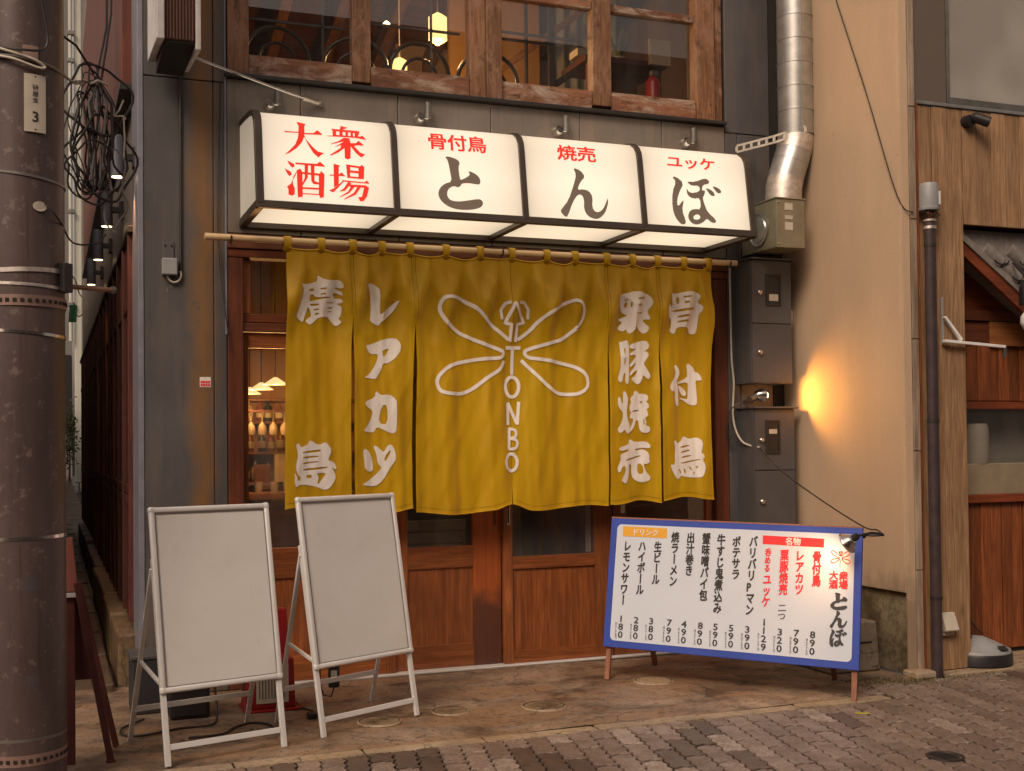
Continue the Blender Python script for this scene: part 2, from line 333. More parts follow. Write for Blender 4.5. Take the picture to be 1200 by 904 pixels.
# pavers, each stone its own tone
m = NT('interlocking_paver'); v = m.coord(rand=31); oi = m.n('ShaderNodeObjectInfo'); f1 = m.noise(v, 7, 7, .7); f2 = m.noise(v, 70, 5, .7)
at = m.n('ShaderNodeAttribute', attribute_name='tone', attribute_type='OBJECT'); 
c0 = m.ramp(at.outputs['Fac'], [(0, (.060, .043, .036)), (.2, (.12, .085, .070)), (.45, (.27, .205, .172)), (.8, (.36, .28, .24)), (1, (.46, .38, .33))])
c = m.mix(m.ramp(f1, [(.40, 0), (.62, .6)]), c0, (.13, .088, .06)); c = m.mix(m.ramp(f2, [(.50, 0), (.58, .6)]), c, (.07, .048, .036)); g8 = m.noise(v, 190, 3, .8); c = m.mix(m.ramp(g8, [(.60, 0), (.68, .5)]), c, (.42, .34, .29))
m.set(Base_Color=c, Roughness=m.ramp(f1, [(.3, .28), (.7, .58)])); m.bump(f2, .004, .8); M['paver'] = m.m
m = NT('interlocking_paver_far'); v = m.coord(); vo = m.n('ShaderNodeTexVoronoi'); vo.inputs['Scale'].default_value = 6; m.l(v, vo.inputs['Vector']); f2 = m.noise(v, 70, 5, .7)
c = m.mix(.5, (.20, .135, .105), vo.outputs['Color'], 'SOFT_LIGHT'); m.set(Base_Color=(.20, .135, .105), Roughness=.72); m.bump(f2, .003, .7); M['paverfar'] = m.m
M['joint'] = mat_concrete('joint_soil', (.004, .003, .002), (.012, .008, .005), (.01, .008, .003))
M['asphalt'] = mat_plain('asphalt', (.06, .052, .047), .8, 0, .3, 40, .003)
M['road'] = M['asphalt']
M['glass'] = mat_glass('window_glass')
M['glass_d'] = mat_glass('dusty_door_glass', (.75, .75, .74), .02, .9, .12)
M['frost'] = None
m = NT('frosted_wired_glass'); v = m.coord(); vo = m.noise(v, 190, 3, .5); f1 = m.noise(v, 1.2, 2)
m.set(Base_Color=m.mix(m.ramp(f1, [(.4, 0), (.6, 1)]), (.30, .28, .245), (.42, .40, .355)), Roughness=.28, Metallic=0); m.bump(vo, .004, .9); M['frost'] = m.m
m = NT('rough_grey_render'); vo = m.noise(m.coord(), 220, 3, .5); m.set(Base_Color=(.13, .105, .085), Roughness=.8); m.bump(vo, .003, .7); M['roughgrey'] = m.m
def mat_sign(name, c, st):
    m = NT(name); m.set(Base_Color=tuple(x*.35 for x in c), Roughness=.3, Emission_Color=c)
    tc = m.n('ShaderNodeTexCoord'); s = m.n('ShaderNodeSeparateXYZ'); m.l(tc.outputs['Object'], s.inputs[0])
    def mth(op, a, b=None, c_=None):
        x = m.n('ShaderNodeMath', operation=op)
        for i, v in enumerate((a, b, c_)):
            if v is None: continue
            if hasattr(v, 'is_linked'): m.l(v, x.inputs[i])
            else: x.inputs[i].default_value = v
        return x.outputs[0]
    u = mth('FRACT', mth('DIVIDE', mth('SUBTRACT', s.outputs[0], 1.045), .7733))      # across one panel
    e = mth('SINE', mth('MULTIPLY', u, math.pi)); e = mth('POWER', e, .22)
    n_ = m.noise(m.coord((1, 1, 1)), 2.2, 3); k = mth('MULTIPLY_ADD', n_, .16, .92)
    z_ = mth('MULTIPLY_ADD', mth('ABSOLUTE', mth('SUBTRACT', s.outputs[2], 2.93)), -.55, 1.05)
    m.l(mth('MULTIPLY', mth('MULTIPLY', mth('MULTIPLY', e, k), z_), st), m.b.inputs['Emission Strength']); return m.m
M['signface'] = mat_sign('lit_acrylic_face', (1.0, .845, .645), .80)
M['signunder'] = mat_sign('lit_acrylic_underside', (1.0, .80, .56), .97)
M['lantern'] = mat_emit('lit_paper_shade', (1.0, .64, .22), 1.7)
M['bulb'] = mat_emit('lit_bulb', (1.0, .72, .40), 6)
M['cone'] = mat_emit('lit_pendant_shade', (1.0, .62, .26), 1.8)
M['redglyph'] = None
m = NT('translucent_red_print'); m.set(Base_Color=(.85, .035, .02), Roughness=.4, Emission_Color=(1, .03, .012, 1), Emission_Strength=.34); M['redglyph'] = m.m
m = NT('brown_sign_print'); m.set(Base_Color=(.075, .05, .035), Roughness=.4, Emission_Color=(.35, .24, .16, 1), Emission_Strength=.28); M['brownglyph'] = m.m
M['pinkwall'] = mat_plain('inside_pink_plaster', (.52, .36, .27), .8, 0, .1, 2)
M['orangewall'] = mat_plain('inside_ochre_wall', (.50, .27, .09), .8, 0, .1, 2)
M['inwood'] = mat_wood('inside_dark_wood', (.09, .025, .010), (.22, .07, .03), 'x', .5, 10)
M['inbeam'] = mat_wood('inside_beam', (.25, .10, .03), (.42, .19, .06), 'y', .5, 10)
M['bentwood'] = mat_plain('bentwood_black', (.03, .022, .018), .3)
M['paper'] = mat_plain('paper', (.68, .60, .40), .8, 0, .05)
M['curtain'] = mat_plain('grey_curtain', (.26, .25, .22), .9, 0, .2, 4)
M['tile'] = mat_plain('grey_roof_tile', (.22, .20, .185), .55, 0, .25, 20, .002)
M['cable'] = mat_plain('cable_black', (.025, .02, .02), .5)
M['wcable'] = mat_plain('cable_white', (.55, .50, .42), .5)
M['green'] = mat_plain('green_plastic', (.03, .25, .10), .5)
M['whitewall'] = mat_plain('pale_painted_column', (.52, .52, .45), .6, 0, .1, 1)
M['farwall'] = mat_plain('far_grey_wall', (.17, .165, .16), .7, 0, .1, 1)
M['rib'] = mat_plain('red_brown_ribbed_metal', (.16, .075, .055), .5, .2)
M['whitemetal'] = mat_plain('white_enamel', (.78, .77, .76), .4)
M['leaf'] = mat_plain('foliage', (.06, .075, .02), .7, 0, .4, 9)
M['bottle1'] = mat_plain('dark_green_glass', (.03, .05, .02), .1, 0, .2)
M['bottle2'] = mat_plain('amber_glass', (.25, .08, .015), .1, 0, .2)
M['bottle3'] = mat_plain('pale_label_glass', (.5, .42, .30), .2, 0, .2)
M['drain'] = mat_concrete('drain_lid', (.13, .085, .055), (.30, .22, .14), (.28, .2, .12), .002)

M['alleywood'] = mat_wood('dark_alley_timber', (.055, .016, .012), (.13, .038, .026), 'z', .5, 16)
def scuffed():
    m = NT('scuffed_door_stile'); v = m.coord((1, 1, .06)); f_ = m.noise(v, 16, 7, .65, 1.2)
    c = m.mix(m.ramp(f_, [(.3, 0), (.68, 1)]), (.20, .040, .010), (.42, .11, .026))
    s = m.n('ShaderNodeSeparateXYZ'); tc = m.n('ShaderNodeTexCoord'); m.l(tc.outputs['Object'], s.inputs[0])
    n_ = m.noise(m.coord(), 7, 5, .6)
    k = m.n('ShaderNodeMath', operation='MULTIPLY_ADD'); m.l(n_, k.inputs[0]); k.inputs[1].default_value = .5; m.l(s.outputs[2], k.inputs[2])
    c = m.mix(m.ramp(k.outputs[0], [(.60, .85), (.78, 0)]), c, (.06, .028, .022))
    m.set(Base_Color=c, Roughness=.42, Coat_Weight=.15); m.bump(f_, .001, .5); return m.m
M['doorscuff'] = scuffed()

M['seam'] = mat_plain('curtain_seam_dark_thread', (.24, .13, .003), .8, 0, .1, 20, 0)  # dark thread colour for the stitching of seams and hems

# traced lettering outlines in millimetres on the cloth, the sign face and the menu board
NOREN_GLYPHS={'hiro':[[[(1360,2340),(1379,2337),(1447,2348),(1458,2369),(1457,2386),(1467,2391),(1504,2368),(1550,2365),(1575,2372),(1600,2356),(1609,2324),(1600,2318),(1567,2326),(1554,2322),(1575,2313),(1597,2301),(1606,2279),(1600,2278),(1574,2291),(1552,2292),(1547,2282),(1559,2268),(1554,2261),(1594,2262),(1608,2244),(1599,2234),(1569,2232),(1599,2216),(1602,2187),(1594,2156),(1581,2143),(1604,2124),(1573,2097),(1553,2108),(1523,2147),(1510,2151),(1465,2147),(1448,2130),(1423,2106),(1408,2106),(1385,2126),(1418,2149),(1423,2161),(1416,2191),(1406,2210),(1401,2200),(1388,2160),(1375,2120),(1366,2119),(1339,2139),(1334,2159),(1349,2194),(1374,2274),(1379,2313)],[(1412,2312),(1436,2313),(1439,2301),(1413,2296)],[(1471,2317),(1512,2323),(1509,2311),(1474,2308)],[(1474,2285),(1506,2291),(1504,2281),(1473,2276)],[(1416,2278),(1436,2281),(1444,2261),(1534,2269),(1539,2263),(1468,2251),(1426,2241),(1414,2240)],[(1408,2225),(1466,2228),(1466,2217),(1426,2212)],[(1506,2235),(1554,2240),(1561,2234),(1508,2229)],[(1436,2195),(1468,2200),(1466,2190),(1438,2186)],[(1513,2205),(1551,2212),(1548,2202),(1516,2199)],[(1445,2171),(1468,2175),(1467,2165),(1445,2161)],[(1513,2183),(1546,2188),(1543,2181),(1514,2178)]]],'shima':[[[(1331,1396),(1334,1413),(1346,1416),(1361,1391),(1398,1408),(1408,1430),(1420,1432),(1452,1410),(1477,1407),(1487,1419),(1508,1419),(1525,1399),(1541,1372),(1519,1327),(1517,1315),(1542,1312),(1564,1287),(1567,1265),(1557,1262),(1534,1275),(1546,1260),(1562,1223),(1554,1195),(1526,1156),(1500,1143),(1476,1150),(1461,1159),(1421,1169),(1376,1177),(1342,1175),(1337,1163),(1327,1166),(1320,1195),(1323,1220),(1319,1240),(1323,1244),(1335,1220),(1337,1202),(1352,1200),(1357,1219),(1337,1237),(1328,1269),(1330,1298),(1341,1342),(1338,1377)],[(1368,1367),(1467,1380),(1477,1377),(1472,1366),(1370,1357)],[(1370,1338),(1462,1345),(1464,1336),(1373,1327)],[(1372,1305),(1462,1313),(1469,1308),(1397,1299),(1372,1293)],[(1371,1268),(1506,1280),(1516,1275),(1504,1268),(1374,1256)],[(1392,1231),(1419,1235),(1424,1218),(1409,1212),(1392,1216)],[(1446,1243),(1504,1243),(1496,1226),(1461,1178),(1453,1180),(1461,1212),(1459,1230)]]],'hone':[[[(3770,2374),(3783,2379),(3801,2364),(3879,2382),(3934,2391),(3971,2382),(3996,2358),(3987,2333),(3983,2313),(4011,2290),(4007,2257),(3994,2249),(3986,2192),(3980,2118),(3957,2107),(3921,2113),(3907,2153),(3830,2154),(3816,2111),(3802,2106),(3773,2122),(3785,2154),(3785,2202),(3772,2210),(3745,2233),(3743,2285),(3764,2298),(3796,2279),(3792,2315),(3779,2355)],[(3816,2340),(3835,2349),(3837,2300),(3821,2300)],[(3860,2353),(3929,2362),(3926,2350),(3865,2343)],[(3871,2319),(3910,2327),(3913,2312),(3871,2305)],[(3791,2260),(3942,2283),(3964,2278),(3941,2267),(3809,2247)],[(3831,2224),(3913,2238),(3915,2226),(3835,2212)],[(3832,2191),(3908,2204),(3908,2191),(3835,2181)]]],'tsuki':[[[(3808,1902),(3824,1906),(3851,1874),(3850,1838),(3826,1793),(3841,1769),(3840,1641),(3834,1635),(3822,1637),(3807,1661),(3807,1725),(3801,1737),(3783,1729),(3768,1757),(3779,1785),(3807,1817),(3821,1854),(3812,1882)]],[[(3908,1911),(3927,1917),(3963,1888),(3972,1859),(3999,1856),(4020,1811),(4003,1803),(3976,1807),(3981,1754),(3985,1657),(3973,1641),(3941,1641),(3913,1653),(3886,1673),(3850,1685),(3850,1693),(3905,1681),(3916,1685),(3920,1770),(3916,1794),(3852,1782),(3833,1785),(3838,1792),(3916,1822),(3915,1859)]],[[(3842,1773),(3888,1750),(3910,1718),(3891,1697),(3860,1717),(3844,1753)]]],'tori':[[[(3792,1409),(3810,1413),(3823,1388),(3855,1412),(3863,1436),(3883,1436),(3919,1420),(3956,1431),(3993,1423),(4012,1395),(4005,1354),(3996,1326),(4014,1322),(4020,1298),(4004,1286),(4027,1241),(4007,1177),(3979,1165),(3879,1171),(3847,1184),(3833,1160),(3815,1160),(3788,1197),(3766,1241),(3771,1257),(3798,1253),(3799,1317),(3802,1365)],[(3844,1372),(3918,1383),(3920,1375),(3847,1360)],[(3847,1338),(3918,1353),(3920,1343),(3847,1328)],[(3846,1304),(3927,1317),(3928,1307),(3849,1296)],[(3846,1266),(3986,1290),(3992,1282),(3848,1258)],[(3828,1224),(3839,1228),(3850,1196),(3843,1192)],[(3863,1228),(3875,1227),(3884,1199),(3872,1195)],[(3905,1239),(3916,1241),(3930,1218),(3920,1215)],[(3934,1198),(3948,1206),(3950,1195),(3938,1192)],[(3957,1238),(3979,1246),(3971,1230),(3960,1226)]]],'awa':[[[(3403,2338),(3418,2344),(3431,2351),(3484,2364),(3502,2373),(3573,2371),(3608,2357),(3633,2322),(3636,2290),(3620,2265),(3611,2241),(3633,2206),(3628,2194),(3606,2197),(3575,2190),(3601,2165),(3632,2146),(3618,2118),(3582,2100),(3551,2120),(3530,2144),(3521,2155),(3512,2123),(3489,2099),(3467,2106),(3463,2130),(3432,2110),(3395,2128),(3411,2149),(3438,2173),(3398,2184),(3403,2193),(3438,2201),(3469,2217),(3430,2232),(3421,2263),(3409,2306)],[(3444,2315),(3466,2322),(3464,2312),(3446,2307)],[(3445,2296),(3464,2303),(3461,2268),(3446,2264)],[(3530,2332),(3599,2340),(3597,2328),(3535,2321)],[(3483,2301),(3492,2305),(3492,2269),(3481,2269)],[(3529,2290),(3561,2298),(3567,2284),(3531,2271)],[(3513,2233),(3575,2240),(3571,2231),(3513,2228)]]],'buta':[[[(3408,2050),(3423,2046),(3454,2055),(3467,2059),(3475,2035),(3481,1996),(3476,1782),(3458,1776),(3445,1790),(3450,1837),(3446,1853),(3431,1829),(3428,1794),(3410,1783),(3389,1809),(3407,1853),(3417,1916),(3412,1995)],[(3442,2007),(3453,2007),(3452,1980),(3443,1964)],[(3443,1940),(3454,1944),(3453,1913),(3442,1893)]],[[(3479,2028),(3524,2044),(3595,2062),(3626,2038),(3625,2015),(3594,1990),(3567,1974),(3603,1994),(3625,1967),(3602,1935),(3584,1910),(3610,1871),(3638,1832),(3622,1808),(3600,1819),(3583,1839),(3574,1807),(3551,1777),(3533,1775),(3498,1802),(3494,1814),(3525,1830),(3543,1870),(3508,1850),(3483,1826),(3481,1842),(3522,1894),(3531,1918),(3495,1889),(3484,1885),(3484,1901),(3518,1941),(3531,1961),(3514,1965),(3487,1960),(3485,1972),(3519,1997),(3537,2009),(3488,2000)]]],'yaki':[[[(3430,1731),(3449,1727),(3462,1696),(3470,1684),(3461,1628),(3456,1597),(3464,1550),(3481,1518),(3480,1463),(3472,1457),(3450,1467),(3446,1487),(3432,1475),(3406,1459),(3384,1483),(3411,1518),(3429,1558),(3430,1597),(3404,1613),(3391,1644),(3392,1691),(3409,1695),(3420,1652),(3430,1652)]],[[(3508,1704),(3511,1731),(3528,1735),(3550,1712),(3581,1716),(3616,1704),(3616,1676),(3598,1664),(3620,1649),(3620,1625),(3602,1617),(3610,1597),(3615,1573),(3588,1561),(3601,1533),(3596,1510),(3618,1506),(3629,1490),(3622,1466),(3586,1460),(3555,1474),(3547,1502),(3545,1541),(3526,1545),(3516,1510),(3494,1475),(3476,1463),(3485,1494),(3503,1534),(3504,1557),(3483,1553),(3479,1573),(3495,1597),(3484,1597),(3476,1621),(3480,1644),(3492,1656),(3485,1672),(3488,1692)],[(3554,1664),(3576,1668),(3567,1654),(3555,1654)],[(3496,1605),(3549,1614),(3546,1603),(3500,1597)],[(3577,1551),(3586,1549),(3589,1518),(3581,1510)]]],'uri':[[[(3393,1369),(3471,1388),(3471,1416),(3484,1423),(3515,1403),(3594,1410),(3621,1390),(3628,1370),(3616,1363),(3576,1367),(3523,1360),(3521,1348),(3576,1359),(3607,1339),(3620,1311),(3615,1287),(3624,1279),(3606,1260),(3575,1263),(3596,1208),(3627,1180),(3622,1156),(3591,1144),(3546,1146),(3503,1167),(3490,1210),(3495,1258),(3473,1262),(3475,1218),(3454,1148),(3441,1137),(3410,1157),(3415,1169),(3442,1211),(3442,1251),(3416,1247),(3407,1212),(3385,1212),(3383,1244),(3403,1275),(3408,1306),(3404,1326),(3470,1345),(3470,1360),(3409,1344)],[(3443,1290),(3558,1320),(3566,1312),(3452,1282)],[(3539,1269),(3570,1260),(3581,1205),(3560,1197),(3537,1206)]]],'re':[[[(1762,2350),(1777,2362),(1825,2327),(1830,2309),(1829,2181),(1839,2174),(1881,2215),(1926,2250),(1948,2265),(1952,2258),(1926,2206),(1865,2145),(1839,2130),(1827,2108),(1805,2114),(1775,2135),(1774,2154),(1779,2205),(1776,2292),(1766,2332)]]],'a':[[[(1746,1993),(1767,1993),(1804,2008),(1864,2032),(1925,2040),(1951,2019),(1962,1990),(1954,1953),(1916,1908),(1878,1885),(1854,1889),(1840,1848),(1813,1801),(1802,1791),(1739,1800),(1737,1803),(1765,1818),(1803,1873),(1822,1921),(1822,1943),(1781,1939),(1759,1956),(1748,1982)],[(1852,1965),(1894,1977),(1879,1951),(1859,1922),(1850,1943)]]],'ka':[[[(1733,1656),(1798,1681),(1805,1718),(1813,1721),(1835,1696),(1884,1704),(1918,1685),(1936,1656),(1931,1495),(1920,1473),(1897,1470),(1852,1492),(1811,1510),(1800,1485),(1785,1475),(1733,1483),(1729,1489),(1755,1518),(1782,1568),(1786,1608),(1756,1623)],[(1842,1638),(1876,1640),(1876,1521),(1819,1532)]]],'tsu':[[[(1724,1380),(1754,1376),(1780,1336),(1792,1263),(1775,1240),(1738,1260),(1735,1300)]],[[(1788,1394),(1803,1401),(1836,1372),(1851,1357),(1874,1400),(1896,1406),(1915,1378),(1926,1327),(1914,1298),(1880,1254),(1846,1189),(1797,1154),(1726,1167),(1724,1172),(1760,1191),(1805,1227),(1835,1262),(1835,1273),(1813,1296),(1810,1343)],[(1889,1375),(1892,1356),(1858,1298),(1854,1328)]]]}
SIGN_GLYPHS={'dai':[[[(1197,3122),(1205,3118),(1277,3119),(1280,3154),(1271,3175),(1281,3179),(1320,3170),(1312,3154),(1310,3116),(1360,3119),(1382,3139),(1408,3118),(1405,3112),(1308,3108),(1316,3082),(1351,3042),(1380,3016),(1416,3009),(1397,2996),(1383,2981),(1355,3005),(1327,3052),(1308,3094),(1295,3062),(1264,3025),(1224,2995),(1197,2983),(1225,3010),(1258,3047),(1273,3085),(1277,3113),(1204,3111)]]],'shu':[[[(1517,3178),(1556,3169),(1525,3154),(1510,3154)]],[[(1458,3154),(1605,3154),(1622,3151),(1610,3123),(1622,3121),(1635,3129),(1655,3108),(1652,3105),(1597,3111),(1560,3111),(1438,3108),(1435,3111),(1467,3114),(1467,3145)],[(1488,3141),(1506,3141),(1505,3120),(1487,3120)],[(1524,3141),(1540,3141),(1539,3120),(1524,3120)],[(1555,3141),(1569,3141),(1568,3120),(1554,3120)],[(1583,3140),(1593,3139),(1591,3120),(1582,3120)]],[[(1529,3107),(1560,3106),(1566,3079),(1596,3081),(1612,3096),(1640,3073),(1637,3069),(1601,3069),(1585,3063),(1618,3029),(1648,3019),(1623,3000),(1593,3024),(1566,3060),(1562,2990),(1545,2983),(1530,2988),(1530,3047),(1495,3019),(1454,2998),(1445,3000),(1508,3046),(1512,3063),(1472,3046),(1528,3085),(1457,3063),(1454,3066),(1498,3085)]]],'sake':[[[(1210,2952),(1246,2935),(1250,2920),(1236,2913),(1222,2927)]],[[(1194,2906),(1226,2890),(1233,2873),(1219,2864),(1208,2877)]],[[(1265,2903),(1252,2868),(1236,2842),(1238,2818),(1246,2794),(1244,2764),(1230,2754),(1210,2760),(1211,2792),(1203,2803),(1227,2823),(1243,2867)]],[[(1252,2938),(1258,2943),(1371,2944),(1390,2958),(1417,2934),(1412,2930),(1257,2933)]],[[(1260,2900),(1280,2910),(1290,2892),(1387,2890),(1393,2906),(1412,2886),(1403,2756),(1381,2751),(1379,2767),(1288,2767),(1287,2751),(1261,2747),(1260,2807)],[(1290,2880),(1380,2877),(1378,2808),(1289,2806)],[(1289,2796),(1377,2797),(1376,2774),(1288,2773)]],[[(1304,2938),(1324,2938),(1318,2860),(1289,2815),(1284,2819),(1302,2859)]],[[(1337,2938),(1358,2939),(1355,2845),(1382,2837),(1381,2827),(1349,2827),(1337,2843)]]],'ba':[[[(1465,2953),(1501,2945),(1494,2935),(1490,2836),(1462,2815)]],[[(1440,2889),(1489,2890),(1508,2907),(1529,2885),(1441,2882)]],[[(1434,2798),(1462,2812),(1512,2856),(1518,2853),(1461,2791),(1452,2789)]],[[(1535,2954),(1614,2948),(1624,2958),(1638,2946),(1632,2876),(1611,2875),(1550,2877),(1539,2875)],[(1557,2940),(1604,2937),(1604,2920),(1558,2921)],[(1556,2908),(1603,2906),(1602,2886),(1555,2887)]],[[(1506,2862),(1635,2858),(1648,2869),(1662,2855),(1659,2851),(1512,2853)]],[[(1543,2855),(1561,2847),(1522,2801),(1488,2794),(1517,2816)]],[[(1560,2835),(1585,2836),(1546,2790),(1493,2761),(1491,2765),(1540,2799)]],[[(1600,2837),(1618,2835),(1582,2783),(1517,2750),(1514,2754),(1570,2792)]],[[(1548,2839),(1640,2840),(1659,2828),(1645,2778),(1624,2749),(1605,2746),(1594,2769),(1616,2773),(1630,2826),(1548,2826)]]],'to':[[[(2113,3043),(2135,3048),(2183,3036),(2203,3017),(2191,2988),(2196,2919),(2204,2912),(2248,2937),(2260,2951),(2247,2968),(2271,2966),(2306,2948),(2322,2921),(2317,2896),(2302,2892),(2246,2898),(2206,2892),(2199,2877),(2180,2866),(2163,2874),(2138,2866),(2116,2844),(2114,2809),(2133,2787),(2182,2783),(2239,2794),(2297,2806),(2318,2804),(2331,2786),(2319,2761),(2279,2744),(2215,2735),(2152,2738),(2104,2757),(2071,2786),(2060,2820),(2071,2855),(2104,2885),(2147,2898),(2140,2956),(2130,3025)]]],'n':[[[(2912,3041),(2961,3026),(2989,2989),(2955,2957),(2929,2903),(2968,2911),(3007,2903),(3028,2868),(3019,2804),(3035,2776),(3063,2775),(3093,2798),(3120,2853),(3128,2869),(3127,2832),(3102,2772),(3060,2735),(3026,2731),(2983,2749),(2964,2790),(2970,2843),(2960,2874),(2932,2877),(2895,2828),(2855,2736),(2838,2733),(2810,2765),(2820,2781),(2868,2836),(2909,2933),(2931,2998)]]],'bo':[[[(3577,3032),(3607,3035),(3657,2997),(3621,2940),(3598,2884),(3600,2841),(3640,2887),(3645,2882),(3627,2821),(3648,2757),(3642,2735),(3612,2731),(3575,2775),(3561,2838),(3571,2936),(3604,3004)]],[[(3682,3009),(3736,3010),(3811,3041),(3840,3023),(3832,3004),(3789,2995),(3779,2956),(3803,2963),(3797,2935),(3780,2912),(3791,2864),(3807,2821),(3863,2775),(3854,2753),(3824,2757),(3797,2782),(3770,2754),(3720,2734),(3679,2748),(3663,2785),(3681,2824),(3718,2837),(3760,2835),(3762,2911),(3713,2900),(3673,2921),(3672,2970),(3692,2934),(3766,2950),(3764,2988),(3709,2984),(3687,2999)],[(3704,2793),(3739,2806),(3755,2785),(3735,2768),(3702,2769)]],[[(3805,2980),(3858,2961),(3873,2929),(3842,2927),(3821,2953)]],[[(3855,2994),(3903,2981),(3922,2955),(3893,2945),(3871,2968)]]]}
NOREN_LINES={'dragonfly_emblem':[([(2656,2044),(2531,2139),(2475,2190),(2429,2228),(2347,2278),(2284,2297),(2229,2287),(2206,2252),(2206,2208),(2246,2145),(2327,2082),(2400,2049),(2492,2016),(2594,1982),(2620,1965),(2603,1934),(2491,1924),(2389,1909),(2279,1881),(2207,1829),(2184,1777),(2206,1725),(2269,1710),(2351,1711),(2424,1744),(2508,1806),(2593,1859),(2626,1913)],24),([(2717,2045),(2794,2102),(2872,2184),(2969,2245),(3058,2290),(3117,2299),(3151,2273),(3160,2219),(3125,2146),(3026,2062),(2947,2034),(2812,1995),(2764,1971),(2792,1937),(2917,1921),(3063,1892),(3131,1866),(3175,1822),(3179,1758),(3129,1717),(3051,1708),(2973,1721),(2896,1774),(2810,1853),(2740,1919)],24),([(2610,2169),(2602,2225),(2625,2265),(2659,2275)],22),([(2720,2277),(2758,2275),(2788,2235),(2784,2174)],22),([(2686,2276),(2629,2146),(2666,2138),(2665,2032)],22),([(2686,2276),(2757,2152),(2709,2139),(2703,2033)],22)],'letter_t':[([(2637,1994),(2738,1996)],24),([(2683,1993),(2681,1830)],24)],'letter_o':[([(2725,1753),(2722,1734),(2716,1717),(2706,1703),(2693,1694),(2679,1691),(2666,1694),(2653,1703),(2644,1717),(2638,1734),(2636,1753),(2638,1772),(2645,1789),(2655,1803),(2667,1812),(2681,1815),(2694,1812),(2707,1803),(2716,1790),(2723,1772),(2725,1753)],24)],'letter_n':[([(2648,1517),(2651,1656)],20),([(2651,1656),(2708,1524)],20),([(2708,1519),(2724,1661)],20)],'letter_b':[([(2657,1499),(2648,1366)],18),([(2655,1494),(2690,1487),(2700,1464),(2691,1442),(2659,1434)],18),([(2659,1434),(2697,1425),(2706,1400),(2691,1372),(2646,1369)],18)],'letter_o2':[([(2701,1285),(2699,1269),(2693,1255),(2685,1244),(2674,1237),(2661,1234),(2649,1237),(2638,1245),(2630,1256),(2624,1271),(2623,1287),(2625,1303),(2631,1317),(2639,1328),(2650,1335),(2663,1338),(2675,1335),(2686,1327),(2694,1316),(2700,1301),(2701,1285)],20)]}
MENU=[('レモンサワー',(115,833),(110,449),'k'),('ハイボール',(210,838),(213,516),'k'),('生ビール',(309,837),(307,582),'k'),('焼ラーメン',(414,899),(416,579),'k'),('出汁巻き',(509,900),(509,646),'k'),('蟹味噌パイ包',(604,901),(603,508),'k'),('牛すじ鬼煮込み',(694,898),(690,442),'k'),('ポテサラ',(785,889),(790,642),'k'),('バリバリPマン',(884,896),(877,447),'k'),('呑める',(972,830),(969,695),'r'),('ユッケ',(972,686),(970,499),'r'),('粟豚焼売',(1065,828),(1065,573),'r'),('二つ',(1063,526),(1063,434),'k'),('レアカツ',(1151,829),(1156,580),'r'),('骨付鳥',(1247,829),(1248,632),'r'),('大酒',(1342,724),(1341,627),'r'),('衆場',(1395,725),(1396,628),'r'),('180',(109,387),(111,255),'p'),('280',(205,386),(206,256),'p'),('380',(299,387),(301,257),'p'),('790',(410,387),(410,256),'p'),('490',(501,385),(503,256),'p'),('890',(599,385),(598,256),'p'),('590',(689,385),(690,256),'p'),('590',(781,385),(783,257),'p'),('390',(875,385),(877,256),'p'),('1129',(969,433),(970,257),'p'),('320',(1060,386),(1058,257),'p'),('790',(1151,387),(1150,259),'p'),('890',(1241,386),(1240,258),'p')]

# ================================================================== GROUND
def struct(o): o['kind'] = 'structure'; return o
struct(obj('street_bed', MB().box(-30, 30, -40, 60, -.5, -.045), M['joint']))
struct(obj('road', MB().box(-30, 30, -40, -5.2, -.04, -.012), M['road']))
# concrete apron in front of the shop, with slight hollows
mb = MB(); nx, ny = 90, 30
def az(x, y): return .003*math.sin(x*5+y*3)+.002*math.sin(y*11-x*2)
X0, X1, Y0, Y1 = -.9, 4.22, -1.60, .35
vs = [(X0+(X1-X0)*i/nx, Y0+(Y1-Y0)*j/ny, az(X0+(X1-X0)*i/nx, Y0+(Y1-Y0)*j/ny)-(.0 if j else .006)) for i in range(nx+1) for j in range(ny+1)]
fs = [(i*(ny+1)+j, (i+1)*(ny+1)+j, (i+1)*(ny+1)+j+1, i*(ny+1)+j+1) for i in range(nx) for j in range(ny)]
mb.add(vs, fs); mb.box(X0, X1, Y0, Y1, -.12, -.012)
struct(obj('concrete_apron', mb, M['apron'], smooth='auto'))
struct(obj('apron_strip', MB().box(4.225, 4.76, -1.42, .35, -.1, -.004), M['apron']))
ks = struct(obj('kerb_strip', MB().box(-1.2, 4.3, -1.725, -1.602, -.1, -.03), M['joint']))
x = -1.0; i = 0
while x < 4.2:
    L_ = .585; j = random.uniform(-.002, .002)
    obj('kerb_stone', MB().box(x+.006, min(x+L_, 4.26)-.006, -1.716+j, -1.624+j, -.06, random.uniform(-.001, .004)), M['kerb'], ks, .004)
    x += L_; i += 1
